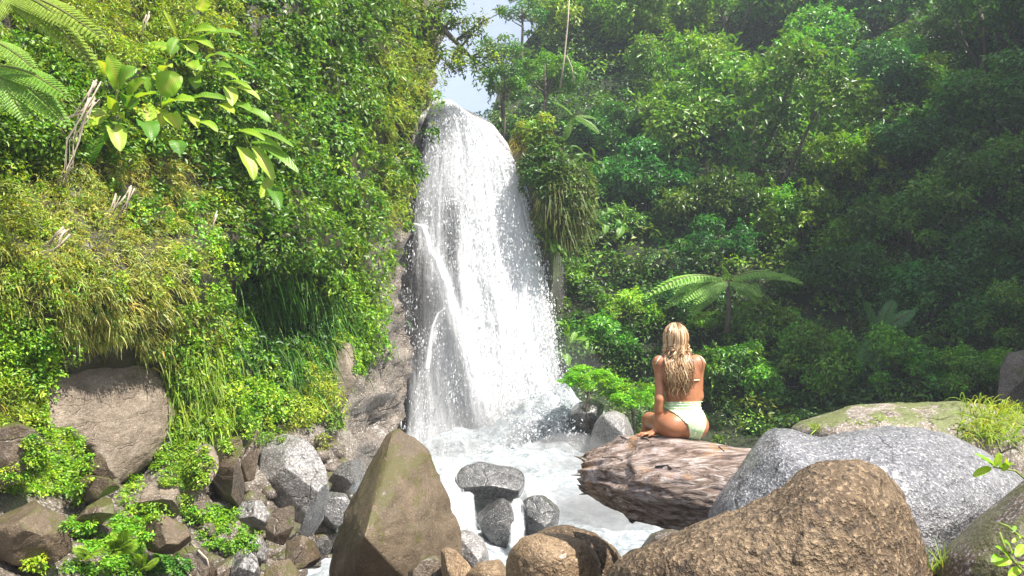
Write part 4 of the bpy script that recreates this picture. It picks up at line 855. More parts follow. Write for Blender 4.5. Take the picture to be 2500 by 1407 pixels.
# mist drifting from the foot of the falls: soft bodies of thin spray
def mist_mat(den):
    t = NT('mist'); vol = t.n('VolumePrincipled', Color=(.97, .98, 1.0, 1), Density=den, Anisotropy=.25); t.t.links.new(vol.outputs[0], t.out.inputs['Volume']); return t.m
MM = [mist_mat(.65), mist_mat(.3), mist_mat(.08)]
bpy.ops.mesh.primitive_uv_sphere_add(segments=28, ring_count=16); _s = bpy.context.object; SPH = _s.data.copy(); bpy.data.objects.remove(_s)
for px_, py_, Y_, rx, ry, rz, dm in ((1200, 1075, 21.5, 1.6, .9, 1.0, 1), (1345, 1095, 20.3, 1.3, 1.0, .75, 0), (1400, 1130, 19.0, 1.3, 1.0, .7, 0), (1430, 1190, 17.0, 1.3, 1.2, .7, 0), (1480, 1270, 14.0, 1.1, 1.0, .45, 0), (1400, 1240, 14.5, 1.2, 1.0, .4, 0), (1120, 1120, 20.0, 1.2, 1.0, .55, 0), (1120, 1000, 21.8, 1.3, .8, 1.8, 2), (1330, 1010, 21.0, 1.9, 1.3, 2.2, 2), (1230, 1190, 16.5, 1.2, 1.0, .5, 1)):
    me = SPH.copy(); me.materials.clear(); me.materials.append(MM[dm]); o = add('mist', me, kind='stuff'); o.location = P(px_, py_, Y_); o.scale = (rx, ry, rz)

# haze in the gorge
t = NT('haze'); vol = t.n('VolumePrincipled', Color=(.80, .90, 1.0, 1), Density=.0015, Anisotropy=.2)
t.t.links.new(vol.outputs[0], t.out.inputs['Volume'])
hb = Geo(); x0, x1, y0, y1, z0, z1 = -262, 262, -122, 402, -2.2, 62
hb.put([(x, y, z) for z in (z0, z1) for y in (y0, y1) for x in (x0, x1)], [[0, 2, 3, 1], [4, 5, 7, 6], [0, 1, 5, 4], [2, 6, 7, 3], [0, 4, 6, 2], [1, 3, 7, 5]])
add('haze', hb.mesh('haze', t.m), kind='stuff')
# ================================================================== THE PERSON
def seg_d(Pt, a, b, ra, rb):
    a, b = np.asarray(a, float), np.asarray(b, float); ab = b - a
    t = np.clip(((Pt - a) @ ab) / (ab @ ab), 0, 1); return np.linalg.norm(Pt - a - t[..., None] * ab, axis=-1) - (ra + (rb - ra) * t)
def ell_d(Pt, c, r, rot=0.0):
    q = Pt - np.asarray(c)
    if rot: cs, sn = math.cos(rot), math.sin(rot); q = np.stack([q[..., 0] * cs + q[..., 2] * sn, q[..., 1], -q[..., 0] * sn + q[..., 2] * cs], -1)
    r = np.asarray(r); k0 = np.linalg.norm(q / r, axis=-1); k1 = np.linalg.norm(q / (r * r), axis=-1); return k0 * (k0 - 1) / (k1 + 1e-9)
def smin(a, b, k): h = np.clip(k - np.abs(a - b), 0, None) / k; return np.minimum(a, b) - h * h * k * .25
PRIMS = []
def E(c, r, k=.05, rot=0.0): PRIMS.append(('e', np.asarray(c, float), np.asarray(r, float), k, rot))
def Cp(a, b, ra, rb, k=.03): PRIMS.append(('c', np.asarray(a, float), np.asarray(b, float), ra, rb, k))
# x = picture right, y = away from the camera, z = up, origin = seat
E((.012, .0, .10), (.150, .115, .105), .05)                 # pelvis
E((-.082, -.022, .088), (.105, .112, .095), .05)            # buttocks
E((.088, -.022, .088), (.100, .112, .093), .05)
E((.018, .02, .255), (.116, .082, .12), .08)                # waist
E((.005, .01, .37), (.122, .084, .12), .08)
E((-.012, .005, .465), (.138, .084, .10), .07)              # rib cage, shoulder blades
E((-.070, -.045, .475), (.055, .030, .065), .05, .2); E((.055, -.045, .475), (.055, .030, .065), .05, -.2)
Cp((-.115, .0, .548), (.090, .0, .548), .043, .043, .06)    # shoulder girdle
Cp((-.02, .0, .55), (-.028, .018, .66), .054, .046, .05)    # neck
E((-.030, .018, .725), (.076, .096, .102), .03); E((-.034, .055, .668), (.055, .060, .055), .03)   # skull, jaw
E((-.045, .112, .695), (.012, .022, .02), .015)              # nose
E((-.106, .02, .70), (.012, .022, .032), .01); E((.046, .02, .70), (.012, .022, .032), .01)     # ears
Cp((-.152, .0, .543), (-.164, -.030, .28), .042, .032, .014) # left arm on the log
E((-.148, .0, .545), (.05, .05, .05), .05); E((.125, .0, .545), (.048, .05, .05), .05)
Cp((-.164, -.030, .28), (-.178, .0, .078), .034, .023, .012); Cp((-.164, -.030, .28), (-.168, -.018, .20), .034, .035, .012)
Cp((-.178, .0, .078), (-.200, .0, .046), .023, .024, .02)
E((-.222, .004, .036), (.042, .036, .017), .015, .25)        # palm
HB = [(-.250, -.024, .034), (-.256, -.008, .036), (-.256, .009, .036), (-.248, .025, .034)]
for kf, (b_, L_) in enumerate(zip(HB, (.055, .068, .072, .064))):
    sp = (-.30 + .2 * kf); mid = (b_[0] - L_ * .55, b_[1] + sp * L_ * .5, b_[2] - .006); tip = (b_[0] - L_, b_[1] + sp * L_ * .9, b_[2] - .020)
    Cp((b_[0] + .02, b_[1], b_[2]), mid, .0095, .0088, .008); Cp(mid, tip, .0088, .007, .006)
Cp((-.205, -.028, .038), (-.232, -.052, .028), .011, .0095, .012); Cp((-.232, -.052, .028), (-.252, -.060, .020), .0095, .0075, .006)   # thumb
Cp((.128, .0, .540), (.136, .045, .300), .041, .033, .04)   # right arm, forearm forward on the thigh
Cp((.136, .045, .300), (.110, .230, .190), .033, .023, .025); E((.095, .280, .178), (.032, .045, .016), .015)
for kf in range(4): Cp((.075 + .014 * kf, .31, .176), (.065 + .014 * kf, .372, .164), .009, .007, .006)
Cp((.085, .27, .18), (.055, .31, .172), .0105, .008, .01)
Cp((-.085, .02, .088), (-.165, .40, .100), .088, .060, .05); Cp((.080, .02, .088), (.015, .44, .100), .088, .060, .05)      # thighs
Cp((-.165, .40, .100), (-.18, .46, -.02), .056, .052, .03); Cp((-.18, .46, -.02), (-.19, .46, -.29), .052, .032, .03)
Cp((.015, .44, .100), (.01, .50, -.02), .056, .052, .03); Cp((.01, .50, -.02), (.005, .50, -.29), .052, .032, .03)
Cp((-.19, .455, -.31), (-.20, .58, -.345), .034, .024, .02); Cp((.005, .495, -.31), (-.005, .62, -.345), .034, .024, .02)   # feet
def body_sdf(Pt):
    Pt = np.asarray(Pt, float); d = np.full(Pt.shape[:-1], 9.0)
    for pr in PRIMS[:16]:
        q = ell_d(Pt, pr[1], pr[2], pr[4]) if pr[0] == 'e' else seg_d(Pt, *pr[1:5])
        d = smin(d, q, pr[3] if pr[0] == 'e' else pr[5])
    return d
def body_grid(lo, hi, h):
    ax_ = [np.arange(lo[k], hi[k], h) for k in range(3)]; sh = [len(a) for a in ax_]; D = np.full(sh, .5, np.float32)
    for pr in PRIMS:
        if pr[0] == 'e': mn, mxx, k = pr[1] - pr[2].max(), pr[1] + pr[2].max(), pr[3]
        else: r_ = max(pr[3], pr[4]); mn, mxx, k = np.minimum(pr[1], pr[2]) - r_, np.maximum(pr[1], pr[2]) + r_, pr[5]
        sl = tuple(slice(max(0, int((mn[q] - lo[q] - k - .03) / h)), min(sh[q], int((mxx[q] - lo[q] + k + .03) / h) + 2)) for q in range(3))
        if any(s.stop <= s.start for s in sl): continue
        G = np.stack(np.meshgrid(*[a[s] for a, s in zip(ax_, sl)], indexing='ij'), -1)
        d = ell_d(G, pr[1], pr[2], pr[4]) if pr[0] == 'e' else seg_d(G, *pr[1:5])
        D[sl] = smin(D[sl], d.astype(np.float32), k)
    return D, ax_
def surface_nets(D, ax_, h):
    s = D < 0; sh = np.array(D.shape) - 1
    cs = np.zeros(sh, np.int8)
    for a in (0, 1):
        for b in (0, 1):
            for c in (0, 1): cs += s[a:a + sh[0], b:b + sh[1], c:c + sh[2]]
    act = (cs > 0) & (cs < 8); idx = -np.ones(sh, np.int64); I = np.argwhere(act); idx[act] = np.arange(len(I))
    acc = np.zeros((len(I), 3)); cnt = np.zeros(len(I))
    cor = [(a, b, c) for a in (0, 1) for b in (0, 1) for c in (0, 1)]
    for p0 in cor:
        for q in range(3):
            if p0[q]: continue
            p1 = list(p0); p1[q] = 1
            v0 = D[I[:, 0] + p0[0], I[:, 1] + p0[1], I[:, 2] + p0[2]]; v1 = D[I[:, 0] + p1[0], I[:, 1] + p1[1], I[:, 2] + p1[2]]
            x = (v0 < 0) != (v1 < 0); t = np.where(x, v0 / np.where(x, v0 - v1, 1), 0); pt = np.repeat(np.array(p0, float)[None], len(I), 0); pt[:, q] = t
            acc[x] += pt[x]; cnt[x] += 1
    V = (I + acc / cnt[:, None]) * h + np.array([a[0] for a in ax_])
    Qs = []
    for q in range(3):
        o = [k for k in range(3) if k != q]
        sl0 = [slice(1, -1)] * 3; sl0[q] = slice(0, -1); sl1 = [slice(1, -1)] * 3; sl1[q] = slice(1, None)
        A, B = s[tuple(sl0)], s[tuple(sl1)]; E_ = np.argwhere(A != B); off = np.ones(3, int); off[q] = 0; E_ = E_ + off
        def at(d0, d1): e = E_.copy(); e[:, o[0]] -= d0; e[:, o[1]] -= d1; return idx[e[:, 0], e[:, 1], e[:, 2]]
        f = np.stack([at(1, 1), at(0, 1), at(0, 0), at(1, 0)], 1); flip = s[E_[:, 0], E_[:, 1], E_[:, 2]]
        if q == 1: flip = ~flip
        f[~flip] = f[~flip][:, ::-1]; Qs.append(f[(f >= 0).all(1)])
    return V, np.concatenate(Qs)
t = NT('skin'); tc_ = t.n('TexCoord').outputs['Object']; nn = t.noise(tc_, 9, 4, .6)
c = t.ramp(nn, [(.3, (.30, .115, .052)), (.7, (.42, .185, .092))])
p_ = t.n('BsdfPrincipled', Base__Color=c, Roughness=.42, Normal=t.bump(t.noise(tc_, 90, 3), .08, .005)); t.i(p_, 'Subsurface Weight', .12); t.i(p_, 'Subsurface Radius', (.02, .008, .004)); t.i(p_, 'Subsurface Scale', .5); M['skin'] = t.done(p_.outputs[0])
t = NT('swimsuit_print'); tc_ = t.n('TexCoord').outputs['Object']
vo = t.n('TexVoronoi', Vector=tc_, Scale=62.0); nn = t.noise(tc_, 55, 2)
c = t.mix(t.ramp(t.math('ADD', vo.outputs['Distance'], t.math('MULTIPLY', nn, .5)), [(.55, 0.0), (.68, .8)]), (.78, .84, .70), (.40, .60, .25))
p_ = t.n('BsdfPrincipled', Base__Color=c, Roughness=.7); M['suit'] = t.done(p_.outputs[0])
t = NT('hair'); a_ = t.n('Attribute', _attribute_name='tint').outputs['Color']; p_ = t.n('BsdfPrincipled', Base__Color=a_, Roughness=.38, Specular__IOR__Level=.6); M['hair'] = t.done(p_.outputs[0])
t = NT('string'); p_ = t.n('BsdfPrincipled', Base__Color=(.75, .78, .6, 1), Roughness=.6); M['string'] = t.done(p_.outputs[0])
hS = ray(1665, 1053, [LOG_BVH]); 
SEAT = P(1665, 1056, 5.86)
# rest the seat on the log just under her
hz = LOG_BVH.ray_cast(Vector((SEAT[0], SEAT[1], 5.0)), Vector((0, 0, -1)))
if hz[0] is not None: SEAT = np.array(hz[0]) + np.array([0, 0, .004])
SEAT_Z = SEAT[2]
PS = .985
person = empty('person', SEAT, 'woman with long wavy blonde hair in a pale green swimsuit sitting on the log', 'person')
person.scale = (PS, PS, PS)
def ppart(name, me, **k):
    o = bpy.data.objects.new(name, me); COL.objects.link(o); o.parent = person; return tag(o, **k)
H_ = .0052
D, AX = body_grid((-.36, -.17, -.40), (.23, .68, .86), H_); Vb, Qb = surface_nets(D, AX, H_)
ppart('body', make_mesh('body', Vb, Qb[:, ::-1] if False else Qb, M['skin'], smooth=True))
def poly_sdf(x, z, pts):
    pts = np.asarray(pts, float); d = np.full(x.shape, 9.0); ins = np.zeros(x.shape, bool); n = len(pts)
    for k in range(n):
        a, b = pts[k], pts[(k + 1) % n]; e = b - a; t_ = np.clip(((x - a[0]) * e[0] + (z - a[1]) * e[1]) / (e @ e), 0, 1)
        d = np.minimum(d, np.hypot(x - a[0] - t_ * e[0], z - a[1] - t_ * e[1])); c_ = ((a[1] > z) != (b[1] > z)) & (x < (b[0] - a[0]) * (z - a[1]) / (b[1] - a[1] + 1e-12) + a[0]); ins ^= c_
    return np.where(ins, -d, d)
G = np.stack(np.meshgrid(*AX, indexing='ij'), -1); zz = G[..., 2]
band = .0025 * np.sin((zz - .19) * 2 * np.pi / .022) * ((zz > .19) & (zz < .262))
suit = D - (.0065 + band)
reg = poly_sdf(G[..., 0], zz, [(-.2, .262), (.22, .262), (.22, .205), (.165, .175), (.150, .10), (.125, .03), (.115, -.06), (.03, -.06), (.034, .03), (.016, .10), (-.05, .165), (-.105, .205), (-.2, .212)])
reg = np.maximum(reg, np.where(zz < .17, G[..., 1] - .05, -1)); armd = np.minimum(seg_d(G, (-.152, .0, .543), (-.164, -.030, .28), .058, .052), seg_d(G, (-.164, -.030, .28), (-.178, .0, .078), .052, .04)); reg = np.maximum(reg, -armd); D2 = np.maximum(suit, reg); D2 = np.maximum(D2, -(D + .006))
Vs_, Qs_ = surface_nets(D2.astype(np.float32), AX, H_); ppart('swimsuit_bottom', make_mesh('swimsuit_bottom', Vs_, Qs_, M['suit'], smooth=True))
def push(pt, gap):
    """move a point straight back (-y) until it clears the body by gap"""
    pt = np.array(pt, float)
    for _ in range(40):
        d = float(body_sdf(pt[None])[0])
        if d >= gap: break
        pt[1] -= max(gap - d, .0015)
    return pt
gst = Geo()
tube(gst, [push((x, 0, .418 + .012 * x), .004) for x in np.linspace(-.11, .135, 22)], .0032, 6)
for sx, x0 in ((-1, -.135), (1, .115)):
    tube(gst, [push((x0 + sx * .018 * math.sin(q * 3), .02 - .0 * q, .600 - .02 * q), .004) for q in np.linspace(0, 1, 4)], .003, 6)
    tube(gst, [np.array([x0 + sx * .02, -.045, .592]), np.array([x0 + sx * .042, -.062, .565]), np.array([x0 + sx * .058, -.06, .535])], .004, 6)
ppart('bikini_string', gst.mesh('bikini_string', M['string'], True))
# hair: wavy locks from the crown down the back
gh = Geo(); rh = np.random.default_rng(12); HC = np.array([-.030, .018, .725]); HR = np.array([.084, .104, .110])
PAL = np.array([[.50, .31, .15], [.66, .47, .27], [.25, .125, .055], [.38, .215, .095], [.12, .06, .028], [.75, .58, .36]])
def lock(root_a, root_e, r0, wav, zend, xspread, colr, out_):
    # start on scalp at azimuth a (0 = straight back), elevation e
    pts = []; a, e = root_a, root_e
    for s in np.linspace(0, 1, 7):
        ee = e + (-.35 - e) * s; d = np.array([math.sin(a) * math.cos(ee), -math.cos(a) * math.cos(ee), math.sin(ee)]); pts.append(HC + d * HR * (1.0 + out_))
    p0 = pts[-1]; x1 = p0[0] * .9 + xspread; n = 16
    phs = rh.uniform(0, 6.28)
    for s in np.linspace(0, 1, n)[1:]:
        z = p0[2] + (zend - p0[2]) * s; x = p0[0] + (x1 - p0[0]) * s ** .8; y = min(p0[1], .02) - .015 * s
        x += wav * math.sin(phs + s * 17) * (.3 + s); q = np.array([x, y + wav * .8 * math.cos(phs + s * 15) * s, z]); 
        pts.append(q)
    pts = np.array(pts); d = body_sdf(pts)
    gap = .010 + out_ * .12
    for _ in range(14):
        bad = (d < gap) & (np.arange(len(pts)) >= 7)
        if not bad.any(): break
        pts[bad, 1] -= np.maximum(gap - d[bad], .003); d[bad] = body_sdf(pts[bad])
    tt = np.linspace(0, 1, len(pts)); rad = r0 * np.where(tt < .15, .5 + tt * 3.3, 1) * (1 - .8 * sstep(.6, 1, tt)); tube(gh, pts, rad, 5, colr)
for k_ in range(300):
    a = rh.uniform(-1.75, 1.75); e = rh.uniform(.2, 1.5); big = k_ < 130
    z_ = rh.uniform(.27, .42) if rh.random() < .75 else rh.uniform(.42, .58); col_ = PAL[rh.choice(6, p=[.22, .20, .20, .20, .14, .04])] * rh.uniform(.6, 1.0)
    lock(a, e, rh.uniform(.0085, .0125) if big else rh.uniform(.0028, .005), rh.uniform(.008, .017), z_ + abs(a) * .04, rh.uniform(-.035, .03), np.clip(col_, 0, .9), rh.uniform(-.02, .05) if big else rh.uniform(.04, .12))
ga = np.linspace(0, 2 * np.pi, 24, endpoint=False)
ge = np.linspace(-.5, 1.55, 12); Vc = np.array([HC + np.array([math.sin(a) * math.cos(e), -math.cos(a) * math.cos(e), math.sin(e)]) * HR * .985 for e in ge for a in ga if True])
Qc = np.array([[r_ * 24 + c_, r_ * 24 + (c_ + 1) % 24, (r_ + 1) * 24 + (c_ + 1) % 24, (r_ + 1) * 24 + c_] for r_ in range(11) for c_ in range(24) if not (10 <= c_ <= 14 and r_ < 7)])
gh.put(Vc, Qc, None, np.array([.34, .19, .09]))
ppart('hair', gh.mesh('hair', M['hair'], True))
# ================================================================== PLANTS ONE CAN PICK OUT
t = NT('broad_leaf'); a_ = t.n('Attribute', _attribute_name='tint').outputs['Color']; oc = t.n('ObjectInfo').outputs['Color']; a_ = t.mix(1.0, a_, oc, 'MULTIPLY')
uvv = t.n('Attribute', _attribute_name='rib').outputs['Fac']
wv = t.math('SINE', t.math('MULTIPLY', uvv, 90.0)); a2 = t.mix(t.math('MULTIPLY_ADD', wv, .08, .08), a_, (.30, .42, .06))
p_ = t.n('BsdfPrincipled', Base__Color=a2, Roughness=.38, Normal=t.bump(wv, .25, .01)); tr = t.n('BsdfTranslucent', Color=t.mix(1.0, a2, (1.3, 1.15, .5), 'MULTIPLY'))
mm = t.n('MixShader', i0=.42, i1=p_.outputs[0], i2=tr.outputs[0]); M['broad'] = t.done(mm.outputs[0])
def broad_leaf(base, tip, width, sag=.12, twist=0.0, up=(0.35, -.55, .75), seed=0):
    """one strap or paddle leaf from base to tip, arched, with wavy margins"""
    base, tip = np.asarray(base, float), np.asarray(tip, float); L = np.linalg.norm(tip - base); d = norm(tip - base); up = norm(np.asarray(up, float)); side = norm(np.cross(d, up)); nn = np.cross(side, d)
    nv, nu = 15, 7; s = np.linspace(0, 1, nv); us = np.linspace(-1, 1, nu)
    prof = np.clip(np.sin(np.pi * np.clip(s * .93 + .05, 0, 1)) ** .62, 0, 1) * (1 - .0 * s); prof[0] = .12; prof[-1] = .03
    cen = base + d * (s * L)[:, None] + nn * (sag * L * 4 * s * (1 - s))[:, None]
    rn = np.random.default_rng(seed); wav = fbm(np.stack([s[:, None] * 5 + seed + 0 * us[None], us[None] * .8 + 0 * s[:, None], us[None] * 0 + 0 * s[:, None]], -1), 1, 2, seed)
    V = cen[:, None] + side * (us[None] * prof[:, None] * width / 2)[..., None] + nn * ((np.abs(us)[None] * .16 * width * prof[:, None]) + wav * .12 * width * np.abs(us)[None])[..., None]
    nvv = V.reshape(-1, 3); tint = np.repeat(np.where((np.abs(us) < .05)[:, None], [[.24, .32, .06]], [[.15, .33, .02]])[None], nv, 0).reshape(-1, 3)
    rib = (np.repeat(s[:, None], nu, 1) + .12 * np.abs(us)[None]).ravel()
    return make_mesh('leaf', nvv, gridQ(nv, nu), M['broad'], tint, True, {'rib': rib})
def zp(x, y): return x / 2.01, y / 2.01            # from the enlarged view of the upper left corner
def broad_plant(label, centre, Y, lv):
    root = empty('broad_leaf_plant', P(*zp(*centre), Y), label, 'plant', 'broad-leaved plants growing out of the left cliff')
    for k, (bx, by, tx, ty_, wd, c) in enumerate(lv):
        b = P(*zp(bx, by), Y - .10 + random.uniform(-.12, .12)); t_ = P(*zp(tx, ty_), Y - .28 + random.uniform(-.18, .12)); wm = wd / 2.01 * Y / F * 1.5
        o = part('leaf', broad_leaf(b, t_, wm, random.uniform(.05, .14), seed=k + int(bx), up=(random.uniform(.1, .6), -.65, random.uniform(.3, .8))), root)
        o.color = (*{'g': (1, 1, 1), 'd': (.5, .7, .7), 'y': (2.3, 1.5, 1.6), 'l': (1.6, 1.3, 1.0), 'w': (2.6, 1.75, 3.5)}[c], 1)
    # leaf bases
    for k in range(5):
        b = Geo(); c0 = P(*zp(centre[0] + random.uniform(-30, 30), centre[1] + random.uniform(10, 40)), Y); j = lv[k % len(lv)]; tube(b, [c0, P(*zp(j[0], j[1]), Y - .1)], [.018, .010], 6, (.2, .26, .06)); part('leaf_stalk', b.mesh('leaf_stalk', BLADE, True), root)
YB = lambda x, y: cy(zp(x, y)[0], zp(x, y)[1], .55)
broad_plant('big paddle-leaved plant with a yellow leaf and a hanging dark leaf', (560, 520), YB(560, 520), [(575, 440, 525, 270, 72, 'l'), (585, 440, 670, 335, 82, 'g'), (530, 560, 330, 660, 82, 'y'), (560, 600, 430, 822, 84, 'd'), (555, 610, 590, 742, 58, 'w'), (545, 560, 540, 480, 45, 'l'), (640, 500, 712, 395, 78, 'l'), (660, 490, 768, 460, 50, 'l'), (640, 540, 625, 470, 60, 'd'), (520, 380, 500, 300, 60, 'y'), (560, 570, 610, 585, 26, 'y'), (700, 600, 745, 690, 70, 'd')])
broad_plant('broad-leaved plant with pale drooping leaves right of the biggest one', (800, 500), YB(800, 480), [(790, 460, 888, 372, 92, 'l'), (700, 520, 735, 605, 62, 'w'), (770, 525, 792, 625, 58, 'y'), (815, 560, 872, 635, 58, 'y'), (810, 525, 948, 498, 76, 'l'), (925, 492, 1108, 492, 46, 'g'), (780, 420, 745, 365, 44, 'w'), (800, 350, 838, 330, 46, 'y'), (860, 690, 885, 760, 52, 'd'), (900, 560, 970, 630, 40, 'y'), (960, 600, 1070, 650, 36, 'l'), (740, 470, 690, 380, 60, 'g')])
broad_plant('upright broad-leaved plant at the top of the left cliff', (900, 200), YB(900, 200), [(900, 190, 972, 76, 72, 'g'), (930, 168, 1062, 150, 42, 'l'), (960, 195, 1182, 168, 46, 'g'), (860, 252, 718, 224, 46, 'l'), (880, 205, 1052, 240, 38, 'l'), (975, 50, 1005, -25, 46, 'w'), (870, 190, 830, 270, 44, 'g'), (905, 235, 960, 265, 48, 'w'), (760, 250, 700, 255, 34, 'y'), (730, 290, 700, 320, 34, 'y'), (870, 180, 800, 50, 18, 'y')])
broad_plant('plant with a fan of narrow sunlit leaves at the edge of the dark creepers', (1040, 350), YB(1040, 350), [(1010, 292, 1135, 292, 36, 'g'), (1040, 342, 1136, 336, 46, 'g'), (920, 310, 955, 355, 56, 'l'), (1120, 428, 1140, 520, 46, 'w'), (1040, 370, 1172, 396, 32, 'l'), (1090, 420, 1236, 440, 30, 'l'), (1150, 430, 1278, 492, 26, 'w'), (1140, 515, 1232, 548, 46, 'g'), (1200, 540, 1332, 602, 36, 'g'), (1070, 520, 1150, 560, 40, 'y'), (950, 380, 960, 440, 40, 'g'), (1080, 260, 1262, 345, 22, 'd'), (1000, 350, 940, 330, 44, 'l')])
broad_plant('plant with long strap leaves hanging low at the right of the cliff plants', (1200, 690), YB(1200, 690), [(1180, 640, 1442, 722, 36, 'g'), (1230, 700, 1468, 855, 40, 'g'), (1240, 720, 1342, 890, 46, 'w'), (1170, 720, 1246, 885, 52, 'w'), (1330, 870, 1278, 972, 36, 'y'), (1315, 920, 1374, 1035, 42, 'd'), (1150, 650, 1300, 690, 34, 'l'), (1060, 720, 1075, 810, 44, 'g'), (1190, 660, 1390, 745, 30, 'l')])

# fern fronds
def frond_mesh(base, tip, width, npin=26, sag=.12, col=(.16, .30, .03), up=(.3, -.6, .7), seed=0, pin=1.0):
    base, tip = np.asarray(base, float), np.asarray(tip, float); L = np.linalg.norm(tip - base); d = norm(tip - base); up = norm(np.asarray(up, float)); side = norm(np.cross(d, up)); nn = np.cross(side, d); g = Geo()
    s = np.linspace(0, 1, 12); line = lambda q: base + d * (q * L)[:, None] + nn * (sag * L * 4 * q * (1 - q))[:, None]
    tube(g, line(s), .011 * (L / 1.0) * (1 - .8 * s) + .002, 5, (.20, .20, .07))
    q = np.repeat(np.linspace(.12, .99, npin), 2); sg = np.tile([1, -1], npin); pr = np.sin(np.pi * np.clip(q * .92 + .06, 0, 1)) ** .7; pl = width / 2 * pr + .01
    dirp = norm(side * sg[:, None] + d * .45 + nn * -.18); b0 = line(q)
    # each pinna: toothed by six leaflets on both sides
    k = 7; fr = np.linspace(.12, .98, k); I = np.repeat(np.arange(len(q)), k); Fq = np.tile(fr, len(q)); pos = b0[I] + dirp[I] * (pl[I] * Fq)[:, None] - np.array([0, 0, 1]) * (pl[I] * .12 * Fq ** 2)[:, None]
    lw = L * .87 / npin * pin; Ll = lw * (1.25 - .8 * Fq)
    for sg2 in (1, -1):
        tipd = norm(d[None] * sg2 * .8 + dirp[I] * .75); leaves(g, pos, tipd, np.repeat(nn[None], len(I), 0) + RNG.normal(0, .12, (len(I), 3)), Ll, np.full(len(I), lw * .62) * (1.1 - .5 * Fq), vary(col, len(I), .12, .06))
    return g.mesh('frond', LEAF)
def fern(label, hub, Y, tips, width, col, group=None, name='tree_fern', npin=24, dY=-.3, trunk=0.0, cat='fern', sag=.1, up=(.3, -.6, .7)):
    h = P(*hub, Y); root = empty(name, h - np.array([0, 0, trunk]), label, cat, group)
    for k, (x, y) in enumerate(tips): part('frond', frond_mesh(h, P(x, y, Y + dY + random.uniform(-.25, .25) * Y / 12), width * Y / F, npin, sag, col, up, k), root)
    if trunk:
        b = Geo(); tube(b, [h - np.array([.05, 0, trunk]), h - np.array([-.03, 0, trunk * .5]), h], [.10 * Y / 25, .085 * Y / 25, .06 * Y / 25], 8); part('trunk', b.mesh('trunk', M['bark'], True), root)
CF = 'fern fronds arching in at the upper left'
fern('pale sunlit fern with fronds arching in at the left edge', (-50, 95), 7.6, [(84, 170), (-10, 40)], 62, (.22, .36, .05), CF, up=(.2, -.75, .6), npin=22)
fern('fern with long drooping fronds low at the left edge', (-20, 165), 7.7, [(162, 235), (132, 252), (162, 306), (60, 290)], 70, (.18, .34, .04), CF, up=(.2, -.75, .6), npin=24)
fern('lime fern spreading fronds along the top left corner', (20, -10), 8.0, [(72, 46), (170, 66), (252, 98), (235, 165), (-20, 60), (130, 20)], 66, (.26, .36, .04), CF, up=(.1, -.8, .55), npin=26)
fern('low tree fern spreading pale fronds left of and above the woman', (1775, 688), 25.0, [(1590, 718), (1648, 716), (1672, 735), (1700, 740), (1765, 650), (1850, 738), (1858, 722), (1955, 690), (1905, 672), (1625, 752), (1690, 768)], 48, (.26, .48, .08), None, trunk=1.6, npin=20, up=(.0, -.5, .85), sag=.14, dY=-.6)
fern('tree fern leaning fronds in from the right edge of the hillside', (2330, 352), 33.0, [(2205, 380), (2215, 402), (2240, 360), (2260, 420), (2420, 380), (2380, 330), (2190, 425)], 36, (.22, .45, .12), None, trunk=2.2, npin=20, up=(.0, -.5, .85), sag=.1, dY=-.6)
fern('shaded tree fern in the middle of the right hillside', (2190, 505), 30.0, [(2070, 512), (2085, 490), (2110, 545), (2280, 490), (2300, 530), (2150, 560)], 40, (.10, .26, .07), None, trunk=1.8, npin=20, up=(.0, -.5, .85), dY=-.6)
fern('dark fern hanging on the slope above the long mossy rock', (2140, 820), 22.5, [(2100, 890), (2140, 905), (2190, 870), (2230, 760), (2180, 735), (2110, 740)], 40, (.08, .22, .06), None, npin=20, trunk=.6, up=(.0, -.7, .6), dY=-.4)
fern('fern on the buttress ledge right of the waterfall lip', (1400, 285), 23.0, [(1455, 290), (1460, 325), (1350, 250), (1425, 250), (1380, 340)], 22, (.13, .28, .03), None, npin=16, up=(0, -.6, .8), dY=-.3, name='ledge_fern')
for x, y, lab in ((285, 1345, 'yellow-green fern frond in the lower left ground cover'), (215, 1355, 'small bright fern left of the square dark rock'), (305, 1330, 'bright feathery fern beside the square dark rock'), (95, 1385, 'small lime fern at the bottom left edge'), (350, 1385, 'green fern at the bottom edge below the square rock')):
    Yf = 7.3; tp = [(x + random.uniform(-46, 46), y - random.uniform(-10, 40)) for _ in range(7)]
    fern(lab, (x, y + 6), Yf, tp, 24, (.25, .40, .03), 'small ferns in the ground cover', 'small_fern', 12, -.12, 0, up=(.1, -.6, .8))

